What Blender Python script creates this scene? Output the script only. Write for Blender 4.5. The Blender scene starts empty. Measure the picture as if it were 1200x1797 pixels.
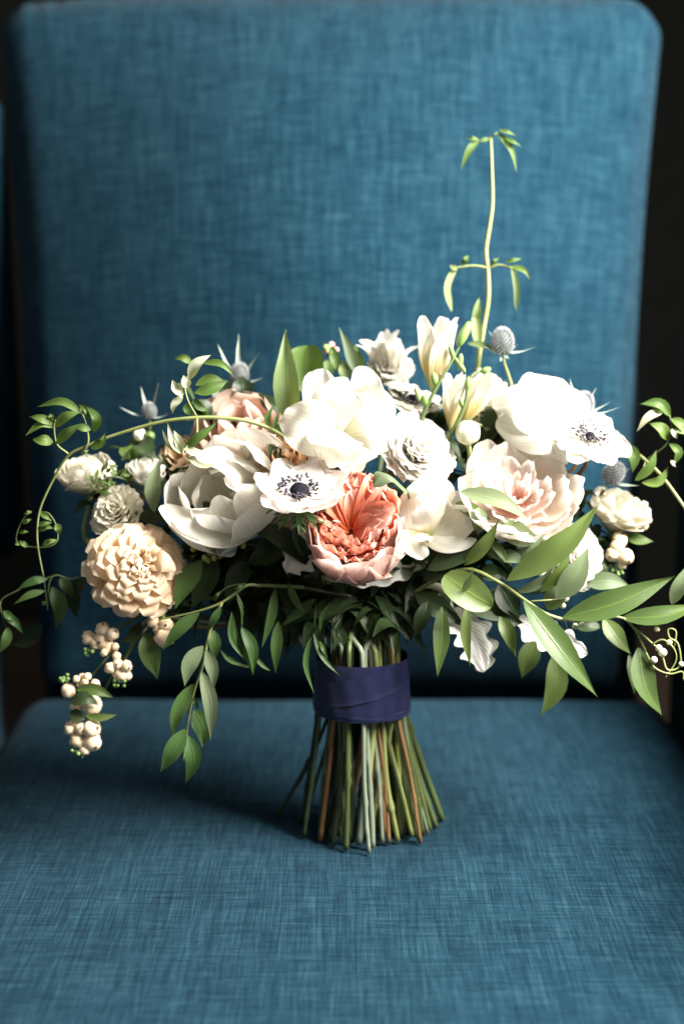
import bpy, math, random
import numpy as np
from mathutils import Vector, Matrix, noise as mnoise

# ------------------------------------------------------------------ camera, world, light, exposure
SC = bpy.context.scene
PITCH = math.radians(12.0)
F = 50.0 / 36.0 * 1797.0                 # focal length in photograph pixels
D0 = 1.12                                # distance of the bouquet's middle along the view axis
CX, CY = 600.0, 898.5
cp, sp = math.cos(PITCH), math.sin(PITCH)
_v = (1480 - CY) / F
CAM = np.array([0.0, -D0 * (cp - sp * _v), D0 * (cp * _v + sp)])
RIGHT = np.array([1.0, 0, 0]); UP = np.array([0, sp, cp]); FWD = np.array([0, cp, -sp])
PX = D0 / F                              # metres per photograph pixel at the bouquet

cam_d = bpy.data.cameras.new('camera'); cam = bpy.data.objects.new('camera', cam_d)
SC.collection.objects.link(cam)
cam.location = CAM; cam.rotation_euler = (math.radians(90) - PITCH, 0, 0)
cam_d.sensor_fit = 'VERTICAL'; cam_d.sensor_height = 36; cam_d.sensor_width = 24; cam_d.lens = 50
cam_d.clip_start = 0.05; cam_d.clip_end = 50
cam_d.dof.use_dof = True; cam_d.dof.focus_distance = 1.035; cam_d.dof.aperture_fstop = 2.3
cam_d.dof.aperture_blades = 8
SC.camera = cam

world = bpy.data.worlds.new('World'); SC.world = world; world.use_nodes = True
bg = world.node_tree.nodes['Background']
bg.inputs[0].default_value = (1.0, 0.93, 0.83, 1); bg.inputs[1].default_value = 0.25

def area(name, loc, target, sx, sy, power, col):
    l = bpy.data.lights.new(name, 'AREA'); l.shape = 'RECTANGLE'; l.size = sx; l.size_y = sy
    l.energy = power; l.color = col
    o = bpy.data.objects.new(name, l); SC.collection.objects.link(o)
    o.location = loc
    o.rotation_euler = (Vector(target) - Vector(loc)).to_track_quat('-Z', 'Y').to_euler()
    return o
area('window_light', (0.84, -0.30, 1.08), (0.0, 0.12, 0.24), 0.68, 0.72, 104, (1.0, 0.955, 0.88))

SC.view_settings.view_transform = 'Standard'; SC.view_settings.look = 'None'
SC.view_settings.gamma = 1.0; SC.view_settings.exposure = 0.25; SC.view_settings.use_curve_mapping = False
SC.render.engine = 'CYCLES'
SC.cycles.use_denoising = True
try: SC.cycles.denoiser = 'OPENIMAGEDENOISE'
except Exception: pass
SC.cycles.max_bounces = 6; SC.cycles.transmission_bounces = 6; SC.cycles.diffuse_bounces = 5
SC.cycles.sample_clamp_indirect = 6.0

# ------------------------------------------------------------------ coordinates
def P(x, y, z=0.0):
    """photo pixel + distance in front of the bouquet's middle (in pixels) -> a point of the scene"""
    d = D0 - z * PX
    return CAM + RIGHT * ((x - CX) / F * d) + UP * (-(y - CY) / F * d) + FWD * d
def V(r, u, t):                           # direction: right, up, toward the viewer
    w = RIGHT * r + UP * u - FWD * t
    return w / np.linalg.norm(w)
def SEAT(x, y, h=0.0):                    # where that pixel lands on the seat, h above it
    ray = RIGHT * ((x - CX) / F) + UP * (-(y - CY) / F) + FWD
    return CAM + ray * ((h - CAM[2]) / ray[2])
def nrm(a):
    return a / (np.linalg.norm(a, axis=-1, keepdims=True) + 1e-12)
RG = np.random.RandomState(7)

# ------------------------------------------------------------------ objects
COL = SC.collection
def thing(name, label, cat, loc, group=None):
    o = bpy.data.objects.new(name, None); COL.objects.link(o)
    o.location = loc; o.empty_display_size = 0.01
    o['label'] = label; o['category'] = cat
    if group: o['group'] = group
    return o
def link(name, me, mat, parent=None, kind=None, label=None):
    o = bpy.data.objects.new(name, me); COL.objects.link(o)
    if mat is not None and not me.materials: me.materials.append(mat)
    if parent is not None: o.parent = parent
    if kind: o['kind'] = kind
    if label: o['label'] = label
    return o
def wloc(o):
    v = np.zeros(3)
    while o is not None:
        v += np.array(o.location); o = o.parent
    return v
def mesh(name, verts, faces, uvs=None, smooth=True):
    me = bpy.data.meshes.new(name)
    me.from_pydata([tuple(v) for v in verts], [], faces)
    if uvs is not None:
        ul = me.uv_layers.new(name='UVMap')
        idx = np.zeros(len(me.loops), dtype=np.int32); me.loops.foreach_get('vertex_index', idx)
        ul.data.foreach_set('uv', np.asarray(uvs, dtype=np.float32)[idx].ravel())
    if smooth: me.polygons.foreach_set('use_smooth', [True] * len(me.polygons))
    me.update()
    return me

def spline(pts, n):
    """Catmull-Rom through pts, n samples"""
    pts = np.asarray(pts, float)
    if len(pts) == 2: return pts[0] + (pts[1] - pts[0]) * np.linspace(0, 1, n)[:, None]
    p = np.vstack([2 * pts[0] - pts[1], pts, 2 * pts[-1] - pts[-2]])
    L = np.linalg.norm(np.diff(pts, axis=0), axis=1) + 1e-9
    s = np.concatenate([[0], np.cumsum(L)]) / L.sum()
    out = []
    for t in np.linspace(0, 1, n):
        i = min(np.searchsorted(s, t, side='right') - 1, len(pts) - 2)
        u = (t - s[i]) / (s[i + 1] - s[i])
        a, b, c, d = p[i], p[i + 1], p[i + 2], p[i + 3]
        out.append(.5 * ((2 * b) + (c - a) * u + (2 * a - 5 * b + 4 * c - d) * u * u + (3 * b - a - 3 * c + d) * u ** 3))
    return np.array(out)

def prof_petal(v, b=.28): 
    w = b + (1 - b) * np.sin(np.minimum(1, v / .72) * math.pi / 2) ** .9
    return w * (1 - .3 * np.clip((v - .72) / .28, 0, 1) ** 2)
def prof_claw(v): return prof_petal(v, .1)
def prof_leaf(v): return np.maximum(.0, np.sin(math.pi * np.clip(v, 0, 1) ** .80)) ** 1.12 * (1 - .12 * v) + .03 * (1 - v)
def prof_spear(v): return np.maximum(.0, np.sin(math.pi * np.clip(v, 0, 1) ** .62)) ** 1.1 + .03 * (1 - v)
def prof_round(v): return np.maximum(.0, 1 - (2 * np.clip(v, 0, 1) ** .9 - 1) ** 2) ** .55 + .02
def prof_strap(v): return (.75 + .25 * np.sin(math.pi * v)) * np.clip((1 - v) / .25, 0, 1) ** .6
PROF = dict(petal=prof_petal, claw=prof_claw, leaf=prof_leaf, spear=prof_spear, round=prof_round, strap=prof_strap)

def smooth_noise(rs, n, k):
    """n values of smooth noise with about k bumps"""
    kk = max(2, int(k) + 1)
    a = rs.uniform(-1, 1, kk + 3)
    t = np.linspace(0, kk, n); i = np.floor(t).astype(int); f = t - i; f = f * f * (3 - 2 * f)
    return a[i] * (1 - f) + a[i + 1] * f

def blade_mesh(pts, W, side=None, n=None, prof='petal', cup=.6, cup2=None, nu=10, nv=10, tip=.25, ruff=0, rf=2.5,
               edge=0, ef=6, dent=.042, twist=0, fold=0, seed=0, lobes=None, ruff0=1.6):
    """a thin leaf or petal grown along a spine; all points in scene metres"""
    rs = np.random.RandomState(seed)
    SP_N = 60
    sp_ = spline(pts, SP_N)
    T = nrm(np.gradient(sp_, axis=0))
    if side is not None: S = np.tile(np.asarray(side, float), (SP_N, 1)); S = nrm(S - T * (S * T).sum(1)[:, None])
    else: S = nrm(np.cross(np.asarray(n, float), T))
    N = np.cross(T, S)
    if twist:
        a = np.linspace(0, twist, SP_N)[:, None]
        S, N = S * np.cos(a) + N * np.sin(a), N * np.cos(a) - S * np.sin(a)
    pf = PROF[prof]; petal = prof in ('petal', 'claw')
    us = np.linspace(-1, 1, nu + 1); vs = np.linspace(0, 1, nv + 1)
    if not petal: vs = .5 - .5 * np.cos(math.pi * vs); vs = .55 * vs + .45 * np.linspace(0, 1, nv + 1)
    Lu = np.ones(nu + 1)
    if petal:
        if tip >= .12 and nu <= 12: tip = tip + .22
        Lu = 1 - tip * np.abs(us) ** 2.3 + edge * smooth_noise(rs, nu + 1, ef)
    ph = rs.uniform(0, 6.28); ph2 = rs.uniform(0, 6.28)
    if cup2 is None: cup2 = cup
    d1, d2, d3 = rs.uniform(-1, 1, 3)
    es = [smooth_noise(rs, nv + 1, ef), smooth_noise(rs, nv + 1, ef)]
    verts = []; uv = []
    for j, v in enumerate(vs):
        for i, u in enumerate(us):
            vv = min(max(v * Lu[i], 0), 1.0)
            f = vv * (SP_N - 1); k = int(min(f, SP_N - 2)); f -= k
            c = sp_[k] * (1 - f) + sp_[k + 1] * f
            s = S[k] * (1 - f) + S[k + 1] * f; nn = N[k] * (1 - f) + N[k + 1] * f
            w = W * .5 * float(pf(np.array(v)))
            if lobes:
                w *= 1 - lobes[1] * (.5 - .5 * math.cos(2 * math.pi * lobes[0] * v + (0.6 if u > 0 else 0))) * abs(u) ** 2
            if not petal and edge: w *= 1 + edge * es[0 if u < 0 else 1][j] * abs(u)
            cu = cup * (1 - v) + cup2 * v
            if abs(cu) > 1e-3:
                x = w / cu * math.sin(u * cu); y = w / cu * (1 - math.cos(u * cu))
            else: x = w * u; y = 0
            y += fold * w * abs(u)
            y += ruff * W * math.sin(rf * math.pi * u + ph + 1.3 * math.sin(2.2 * v + ph2)) * v ** ruff0 * (.35 + .65 * abs(u))
            if ruff and not petal:
                y += ruff * W * abs(u) ** 1.5 * math.sin(rf * 4 * v + (ph if u > 0 else ph2))
            y += dent * W * (d1 * math.sin(3 * u + 4 * v + ph) + d2 * math.sin(5 * v - 2 * u + ph2)) * v
            verts.append(c + s * x + nn * y); uv.append(((u + 1) / 2, v))
    faces = []
    m = nu + 1
    for j in range(nv):
        for i in range(nu):
            a = j * m + i; faces.append((a, a + 1, a + m + 1, a + m))
    return np.array(verts), faces, uv

SEED = [100]
def blade(parent, name, pts, W, mat, **k):
    SEED[0] += 1
    k.setdefault('seed', SEED[0])
    v, f, uv = blade_mesh(pts, W, **k)
    return link(name, mesh(name, v - wloc(parent), f, uv), mat, parent)

def tube_mesh(pts, rad, ns=7, n=None, caps=True, off=(0, 0, 0), wob=0):
    n = n or max(6, 5 * len(pts))
    c = spline(pts, n); T = nrm(np.gradient(c, axis=0))
    rad = np.interp(np.linspace(0, 1, n), np.linspace(0, 1, len(np.atleast_1d(rad))), np.atleast_1d(rad))
    if wob:
        rad = rad * (1 + wob * smooth_noise(RG, n, n // 4))
        for k in RG.randint(n * 3 // 4, n - 2, 2): rad[k] *= 1.28; c[k] += RG.uniform(-.0008, .0008, 3)
    ref = np.array([0, 0, 1.0]) if abs(T[0][2]) < .9 else np.array([0, 1.0, 0])
    s = nrm(np.cross(ref, T[0])); verts = []; uv = []
    for k in range(n):
        s = nrm(s - T[k] * (s @ T[k])); b = np.cross(T[k], s)
        for q in range(ns):
            a = 2 * math.pi * q / ns
            verts.append(c[k] + rad[k] * (math.cos(a) * s + math.sin(a) * b)); uv.append((q / ns, k / (n - 1)))
    faces = [(k * ns + q, k * ns + (q + 1) % ns, (k + 1) * ns + (q + 1) % ns, (k + 1) * ns + q) for k in range(n - 1) for q in range(ns)]
    if caps:
        faces.append(tuple(range(ns))[::-1]); faces.append(tuple(range((n - 1) * ns, n * ns)))
    return np.array(verts) - np.asarray(off), faces, uv
def tube(parent, name, pts, rad, mat, ns=7, n=None, wob=0, label=None):
    v, f, uv = tube_mesh(pts, rad, ns, n, True, wloc(parent), wob)
    return link(name, mesh(name, v, f, uv), mat, parent, label=label)
def ball_mesh(c, r, sx=1, sz=1, nu=12, nv=8, axis=(0, 0, 1), lump=0, seed=0):
    a = nrm(np.array(axis, float)); e = nrm(np.cross(a, [.3, .9, .2])); b = np.cross(a, e)
    verts = []; uv = []
    for j in range(nv + 1):
        th = math.pi * j / nv
        for i in range(nu):
            ph = 2 * math.pi * i / nu
            d = np.array([math.sin(th) * math.cos(ph), math.sin(th) * math.sin(ph), -math.cos(th)])
            rr = r * (1 + (lump * mnoise.noise(Vector(d * 1.7 + seed * 3.1)) if lump else 0))
            verts.append(np.asarray(c) + rr * (sx * d[0] * e + sx * d[1] * b + sz * d[2] * a)); uv.append((i / nu, j / nv))
    faces = [(j * nu + i, j * nu + (i + 1) % nu, (j + 1) * nu + (i + 1) % nu, (j + 1) * nu + i) for j in range(nv) for i in range(nu)]
    return np.array(verts), faces, uv
def ball(parent, name, c, r, mat, **k):
    v, f, uv = ball_mesh(c, r, **k)
    return link(name, mesh(name, v - wloc(parent), f, uv), mat, parent)
def merge(parts):
    V_, F_, U_ = [], [], []; o = 0
    for v, f, u in parts:
        V_.append(v); F_ += [tuple(i + o for i in q) for q in f]; U_ += list(u); o += len(v)
    return np.vstack(V_), F_, U_

# ------------------------------------------------------------------ materials
def new_mat(name):
    m = bpy.data.materials.new(name); m.use_nodes = True
    nt = m.node_tree; nt.nodes.clear()
    return m, nt, nt.nodes.new
def L(nt, a, b): nt.links.new(a, b)
def ramp(N, stops, interp='LINEAR'):
    r = N('ShaderNodeValToRGB'); r.color_ramp.interpolation = interp
    e = r.color_ramp.elements
    while len(e) < len(stops): e.new(.5)
    for q, (p, c) in zip(e, stops): q.position = p; q.color = (*c, 1)
    return r
def mixc(nt, N, fac, a, b, mode='MIX'):
    m = N('ShaderNodeMix'); m.data_type = 'RGBA'; m.blend_type = mode
    for sock, v in ((m.inputs[0], fac), (m.inputs[6], a), (m.inputs[7], b)):
        if hasattr(v, 'is_output'): L(nt, v, sock)
        elif isinstance(v, (int, float)): sock.default_value = v
        else: sock.default_value = (*v, 1)
    return m.outputs[2]

def petal_mat(name, stops, trans=.46, rough=.55, vein=.55, spot=.08, tcol=None, veincol=.09):
    """pigment from claw to rim along the petal, fine lengthwise veins, thin enough to let light through"""
    m, nt, N = new_mat(name)
    uv = N('ShaderNodeUVMap'); sx = N('ShaderNodeSeparateXYZ'); L(nt, uv.outputs[0], sx.inputs[0])
    r = ramp(N, stops); 
    no = N('ShaderNodeTexNoise'); no.inputs['Scale'].default_value = 90; tc = N('ShaderNodeTexCoord'); L(nt, tc.outputs['Object'], no.inputs['Vector'])
    ad = N('ShaderNodeMath'); ad.operation = 'MULTIPLY_ADD'; L(nt, no.outputs[0], ad.inputs[0]); ad.inputs[1].default_value = .25; 
    sb = N('ShaderNodeMath'); sb.operation = 'ADD'; L(nt, sx.outputs[1], sb.inputs[0]); sb.inputs[1].default_value = -.125
    L(nt, sb.outputs[0], ad.inputs[2]); L(nt, ad.outputs[0], r.inputs[0])
    # veins: noise stretched along the petal
    mp = N('ShaderNodeMapping'); mp.inputs['Scale'].default_value = (26, 1.6, 1); L(nt, uv.outputs[0], mp.inputs[0])
    vn = N('ShaderNodeTexNoise'); vn.inputs['Scale'].default_value = 1; vn.inputs['Detail'].default_value = 4; L(nt, mp.outputs[0], vn.inputs['Vector'])
    oi = N('ShaderNodeObjectInfo')
    hv = N('ShaderNodeHueSaturation'); 
    v1 = N('ShaderNodeMapRange'); L(nt, oi.outputs['Random'], v1.inputs[0]); v1.inputs[3].default_value = 1 - spot; v1.inputs[4].default_value = 1 + spot * .3
    L(nt, v1.outputs[0], hv.inputs['Value']); 
    v2 = N('ShaderNodeMapRange'); L(nt, oi.outputs['Random'], v2.inputs[0]); v2.inputs[3].default_value = 1.15; v2.inputs[4].default_value = .85
    L(nt, v2.outputs[0], hv.inputs['Saturation']); L(nt, r.outputs[0], hv.inputs['Color'])
    v3 = N('ShaderNodeMapRange'); L(nt, vn.outputs[0], v3.inputs[0]); v3.inputs[1].default_value = .35; v3.inputs[2].default_value = .7
    v3.inputs[3].default_value = 1 - veincol * 1.6; v3.inputs[4].default_value = 1.0
    col = mixc(nt, N, 1.0, hv.outputs[0], v3.outputs[0], 'MULTIPLY')
    b = N('ShaderNodeBump'); b.inputs['Strength'].default_value = vein; b.inputs['Distance'].default_value = .0006
    fn = N('ShaderNodeTexNoise'); fn.inputs['Scale'].default_value = 320; L(nt, tc.outputs['Object'], fn.inputs['Vector'])
    hs = N('ShaderNodeMath'); hs.operation = 'MULTIPLY_ADD'; L(nt, fn.outputs[0], hs.inputs[0]); hs.inputs[1].default_value = .25; L(nt, vn.outputs[0], hs.inputs[2])
    L(nt, hs.outputs[0], b.inputs['Height'])
    p = N('ShaderNodeBsdfPrincipled'); p.inputs['Roughness'].default_value = rough
    p.inputs['Specular IOR Level'].default_value = .3
    p.inputs['Sheen Weight'].default_value = .12; p.inputs['Sheen Roughness'].default_value = .4
    L(nt, col, p.inputs['Base Color']); L(nt, b.outputs[0], p.inputs['Normal'])
    t = N('ShaderNodeBsdfTranslucent'); L(nt, b.outputs[0], t.inputs['Normal'])
    if tcol: L(nt, mixc(nt, N, 1.0, col, tcol, 'MULTIPLY'), t.inputs[0])
    else: L(nt, col, t.inputs[0])
    mx = N('ShaderNodeMixShader'); mx.inputs[0].default_value = trans
    L(nt, p.outputs[0], mx.inputs[1]); L(nt, t.outputs[0], mx.inputs[2])
    o = N('ShaderNodeOutputMaterial'); L(nt, mx.outputs[0], o.inputs[0])
    return m

def leaf_mat(name, c1, c2, back, rib, trans=.30, rough=.42, spec=.28, var=.25, bump=.35, mott=60):
    """upper and paler under side, lighter midrib, side veins"""
    m, nt, N = new_mat(name)
    uv = N('ShaderNodeUVMap'); sx = N('ShaderNodeSeparateXYZ'); L(nt, uv.outputs[0], sx.inputs[0])
    tc = N('ShaderNodeTexCoord'); no = N('ShaderNodeTexNoise'); no.inputs['Scale'].default_value = mott; no.inputs['Detail'].default_value = 5
    L(nt, tc.outputs['Object'], no.inputs['Vector'])
    oi = N('ShaderNodeObjectInfo')
    mr = N('ShaderNodeMapRange'); L(nt, no.outputs[0], mr.inputs[0]); mr.inputs[1].default_value = .32; mr.inputs[2].default_value = .68
    top = mixc(nt, N, mr.outputs[0], c1, c2)
    geo = N('ShaderNodeNewGeometry')
    col = mixc(nt, N, geo.outputs['Backfacing'], top, back)
    hv = N('ShaderNodeHueSaturation'); L(nt, col, hv.inputs['Color'])
    v1 = N('ShaderNodeMapRange'); L(nt, oi.outputs['Random'], v1.inputs[0]); v1.inputs[3].default_value = 1 - var; v1.inputs[4].default_value = 1 + var
    L(nt, v1.outputs[0], hv.inputs['Value'])
    v2 = N('ShaderNodeMapRange'); L(nt, oi.outputs['Random'], v2.inputs[0]); v2.inputs[3].default_value = .515; v2.inputs[4].default_value = .485
    L(nt, v2.outputs[0], hv.inputs['Hue'])
    ab = N('ShaderNodeMath'); ab.operation = 'SUBTRACT'; L(nt, sx.outputs[0], ab.inputs[0]); ab.inputs[1].default_value = .5
    a2 = N('ShaderNodeMath'); a2.operation = 'ABSOLUTE'; L(nt, ab.outputs[0], a2.inputs[0])
    rb = N('ShaderNodeMapRange'); L(nt, a2.outputs[0], rb.inputs[0]); rb.inputs[1].default_value = .012; rb.inputs[2].default_value = .05; rb.inputs[3].default_value = .75; rb.inputs[4].default_value = 0
    col2 = mixc(nt, N, rb.outputs[0], hv.outputs[0], rib)
    # side veins run forward from the midrib, with a few yellowed patches
    w = N('ShaderNodeMath'); w.operation = 'MULTIPLY_ADD'; L(nt, a2.outputs[0], w.inputs[0]); w.inputs[1].default_value = -1.1; L(nt, sx.outputs[1], w.inputs[2])
    sn = N('ShaderNodeMath'); sn.operation = 'MULTIPLY'; L(nt, w.outputs[0], sn.inputs[0]); sn.inputs[1].default_value = 70
    s2 = N('ShaderNodeMath'); s2.operation = 'SINE'; L(nt, sn.outputs[0], s2.inputs[0])
    vm = N('ShaderNodeMapRange'); L(nt, s2.outputs[0], vm.inputs[0]); vm.inputs[1].default_value = .55; vm.inputs[2].default_value = 1; vm.inputs[3].default_value = 0; vm.inputs[4].default_value = .22
    col2 = mixc(nt, N, vm.outputs[0], col2, rib)
    n2 = N('ShaderNodeTexNoise'); n2.inputs['Scale'].default_value = 38; n2.inputs['Detail'].default_value = 3; L(nt, tc.outputs['Object'], n2.inputs['Vector'])
    ym = N('ShaderNodeMapRange'); L(nt, n2.outputs[0], ym.inputs[0]); ym.inputs[1].default_value = .58; ym.inputs[2].default_value = .72; ym.inputs[3].default_value = 0; ym.inputs[4].default_value = .45
    col2 = mixc(nt, N, ym.outputs[0], col2, (c2[0] * 1.35, c2[1] * 1.1, c2[2] * 1.0))
    hh = N('ShaderNodeMath'); hh.operation = 'MULTIPLY_ADD'; L(nt, s2.outputs[0], hh.inputs[0]); hh.inputs[1].default_value = .12; L(nt, no.outputs[0], hh.inputs[2])
    hb = N('ShaderNodeMath'); hb.operation = 'MULTIPLY_ADD'; L(nt, rb.outputs[0], hb.inputs[0]); hb.inputs[1].default_value = -.8; L(nt, hh.outputs[0], hb.inputs[2])
    b = N('ShaderNodeBump'); b.inputs['Strength'].default_value = bump; b.inputs['Distance'].default_value = .0008; L(nt, hb.outputs[0], b.inputs['Height'])
    p = N('ShaderNodeBsdfPrincipled'); p.inputs['Roughness'].default_value = rough; p.inputs['Specular IOR Level'].default_value = spec
    L(nt, col2, p.inputs['Base Color']); L(nt, b.outputs[0], p.inputs['Normal'])
    t = N('ShaderNodeBsdfTranslucent'); L(nt, mixc(nt, N, 1.0, col2, (1.25, 1.25, .45), 'MULTIPLY'), t.inputs[0])
    mx = N('ShaderNodeMixShader'); mx.inputs[0].default_value = trans
    L(nt, p.outputs[0], mx.inputs[1]); L(nt, t.outputs[0], mx.inputs[2])
    o = N('ShaderNodeOutputMaterial'); L(nt, mx.outputs[0], o.inputs[0])
    return m

def plain_mat(name, c1, c2=None, rough=.5, scale=60, spec=.5, sheen=0, bump=.2, sss=0, var=.0, stretch=None):
    m, nt, N = new_mat(name)
    p = N('ShaderNodeBsdfPrincipled'); p.inputs['Roughness'].default_value = rough; p.inputs['Specular IOR Level'].default_value = spec
    p.inputs['Sheen Weight'].default_value = sheen
    tc = N('ShaderNodeTexCoord'); no = N('ShaderNodeTexNoise'); no.inputs['Scale'].default_value = scale; no.inputs['Detail'].default_value = 5
    if stretch:
        mp = N('ShaderNodeMapping'); mp.inputs['Scale'].default_value = stretch; L(nt, tc.outputs['Object'], mp.inputs[0]); L(nt, mp.outputs[0], no.inputs['Vector'])
    else: L(nt, tc.outputs['Object'], no.inputs['Vector'])
    mr = N('ShaderNodeMapRange'); L(nt, no.outputs[0], mr.inputs[0]); mr.inputs[1].default_value = .3; mr.inputs[2].default_value = .7
    col = mixc(nt, N, mr.outputs[0], c1, c2 or c1)
    if var:
        oi = N('ShaderNodeObjectInfo'); hv = N('ShaderNodeHueSaturation'); L(nt, col, hv.inputs['Color'])
        v1 = N('ShaderNodeMapRange'); L(nt, oi.outputs['Random'], v1.inputs[0]); v1.inputs[3].default_value = 1 - var; v1.inputs[4].default_value = 1 + var
        L(nt, v1.outputs[0], hv.inputs['Value']); col = hv.outputs[0]
    L(nt, col, p.inputs['Base Color'])
    if sss:
        p.inputs['Subsurface Weight'].default_value = sss; p.inputs['Subsurface Radius'].default_value = (.004, .003, .002); p.inputs['Subsurface Scale'].default_value = 1
    b = N('ShaderNodeBump'); b.inputs['Strength'].default_value = bump; b.inputs['Distance'].default_value = .0006; L(nt, no.outputs[0], b.inputs['Height']); L(nt, b.outputs[0], p.inputs['Normal'])
    o = N('ShaderNodeOutputMaterial'); L(nt, p.outputs[0], o.inputs[0])
    return m

def fabric_mat():
    """slubby blue linen; the UVs are metres on the cloth"""
    m, nt, N = new_mat('blue_linen')
    uv = N('ShaderNodeUVMap')
    def streak(sx, sy, det=3, seed=0):
        mp = N('ShaderNodeMapping'); mp.inputs['Scale'].default_value = (sx, sy, 1); mp.inputs['Location'].default_value = (seed, seed * 1.7, seed)
        L(nt, uv.outputs[0], mp.inputs[0])
        n = N('ShaderNodeTexNoise'); n.inputs['Scale'].default_value = 1; n.inputs['Detail'].default_value = det; n.inputs['Roughness'].default_value = .62
        L(nt, mp.outputs[0], n.inputs['Vector']); return n.outputs[0]
    def M(op, a, b, c=None):
        q = N('ShaderNodeMath'); q.operation = op
        for s, v in zip(q.inputs, (a, b, c)):
            if v is None: continue
            if isinstance(v, (int, float)): s.default_value = v
            else: L(nt, v, s)
        return q.outputs[0]
    warp2 = streak(440, 17, 3, 1.3); weft2 = streak(21, 440, 3, 5.1)
    warp = streak(850, 40, 2, 8.3); weft = streak(44, 850, 2, 2.7); blot = streak(28, 28, 4, 4.2)
    sx = N('ShaderNodeSeparateXYZ'); L(nt, uv.outputs[0], sx.inputs[0])
    pitch = 2 * math.pi / .0021
    jw = M('MULTIPLY_ADD', streak(40, 40, 2, 9.9), 3.0, M('MULTIPLY', sx.outputs[0], pitch)); jf = M('MULTIPLY_ADD', streak(40, 40, 2, 3.3), 3.0, M('MULTIPLY', sx.outputs[1], pitch))
    weave = M('MULTIPLY', M('SINE', jw, 0), M('SINE', jf, 0))
    s = M('ADD', M('ADD', M('MULTIPLY', warp, .17), M('MULTIPLY', weft, .17)), M('ADD', M('MULTIPLY', warp2, .21), M('MULTIPLY', weft2, .21)))
    s = M('MULTIPLY_ADD', blot, .07, s)
    s = M('MULTIPLY_ADD', weave, .09, s)
    r = ramp(N, [(.28, (.0004, .0050, .0115)), (.390, (.0022, .0172, .0330)), (.480, (.0105, .0420, .0650)), (.62, (.055, .110, .136))])
    L(nt, s, r.inputs[0])
    p = N('ShaderNodeBsdfPrincipled'); p.inputs['Roughness'].default_value = .9; p.inputs['Specular IOR Level'].default_value = .05
    p.inputs['Sheen Weight'].default_value = .03; p.inputs['Sheen Roughness'].default_value = .5; p.inputs['Sheen Tint'].default_value = (.85, .9, .9, 1)
    L(nt, r.outputs[0], p.inputs['Base Color'])
    h = M('ADD', M('MULTIPLY', weave, .5), M('ADD', M('MULTIPLY', warp, 1.2), M('MULTIPLY', weft, 1.2)))
    b = N('ShaderNodeBump'); b.inputs['Strength'].default_value = .55; b.inputs['Distance'].default_value = .0006; L(nt, h, b.inputs['Height']); L(nt, b.outputs[0], p.inputs['Normal'])
    o = N('ShaderNodeOutputMaterial'); L(nt, p.outputs[0], o.inputs[0])
    return m

M_FAB = fabric_mat()
M_WHITE = petal_mat('white_petal', [(0, (.70, .69, .44)), (.25, (.84, .81, .70)), (1, (.88, .855, .79))])
M_CREAM = petal_mat('cream_petal', [(0, (.60, .64, .34)), (.35, (.84, .80, .62)), (1, (.88, .84, .72))])
M_BLUSH = petal_mat('blush_petal', [(0, (.84, .60, .46)), (.4, (.88, .76, .64)), (1, (.90, .86, .81))], spot=.06)
M_PEONY_IN = petal_mat('peony_centre_petal', [(0, (.86, .36, .26)), (.4, (.88, .58, .47)), (.8, (.90, .84, .79)), (1, (.90, .86, .82))])
M_PEACH = petal_mat('peach_petal', [(0, (.89, .40, .13)), (.3, (.90, .61, .36)), (1, (.92, .77, .58))], spot=.08, vein=.2, veincol=.03)
M_CORAL = petal_mat('coral_petal', [(0, (.86, .22, .09)), (.45, (.87, .32, .21)), (.8, (.88, .45, .35)), (1, (.90, .62, .55))], spot=.12, vein=.4, tcol=(1.0, .75, .6))
M_PINKOUT = petal_mat('pale_pink_petal', [(0, (.70, .52, .36)), (.4, (.83, .56, .46)), (.8, (.87, .62, .54)), (1, (.90, .72, .66))], spot=.05)
M_DUSTY = petal_mat('dusty_pink_petal', [(0, (.78, .50, .36)), (.5, (.85, .60, .48)), (1, (.88, .70, .61))], spot=.06)
M_ORANGE = petal_mat('apricot_petal', [(0, (.80, .32, .10)), (.6, (.84, .46, .22)), (1, (.88, .62, .40))], spot=.1)
M_ANEM = petal_mat('anemone_petal', [(0, (.66, .60, .66)), (.2, (.86, .80, .76)), (1, (.90, .84, .79))], vein=.8)
M_FREESIA = petal_mat('freesia_petal', [(0, (.62, .66, .28)), (.3, (.88, .74, .38)), (.6, (.89, .86, .72)), (1, (.90, .89, .86))])
M_DARK = plain_mat('anemone_eye', (.004, .004, .007), (.010, .009, .016), rough=.8, scale=300, spec=.1)
M_STAM = plain_mat('stamen', (.006, .005, .012), (.020, .014, .035), rough=.6, scale=200)
M_STAMG = plain_mat('pale_filament', (.55, .52, .55), (.65, .6, .62), rough=.6)
M_OLIVE = leaf_mat('olive_leaf', (0.0343, 0.0858, 0.0066), (0.0627, 0.1221, 0.0119), (0.0858, 0.1320, 0.0396), (0.1122, 0.1584, 0.0330), rough=.34, var=.22)
M_PALE = leaf_mat('pale_grey_green_leaf', (0.0825, 0.1320, 0.0528), (0.1155, 0.1617, 0.0792), (0.1320, 0.1782, 0.0990), (0.1584, 0.1980, 0.1056), rough=.5, var=.12)
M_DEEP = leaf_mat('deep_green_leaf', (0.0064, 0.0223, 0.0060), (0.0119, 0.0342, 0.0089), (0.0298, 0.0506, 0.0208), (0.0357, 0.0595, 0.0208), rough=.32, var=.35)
M_RUSC = leaf_mat('ruscus_leaf', (0.0198, 0.0726, 0.0092), (0.0383, 0.0990, 0.0145), (0.0561, 0.1122, 0.0330), (0.0594, 0.1188, 0.0264), rough=.36, var=.2)
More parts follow.
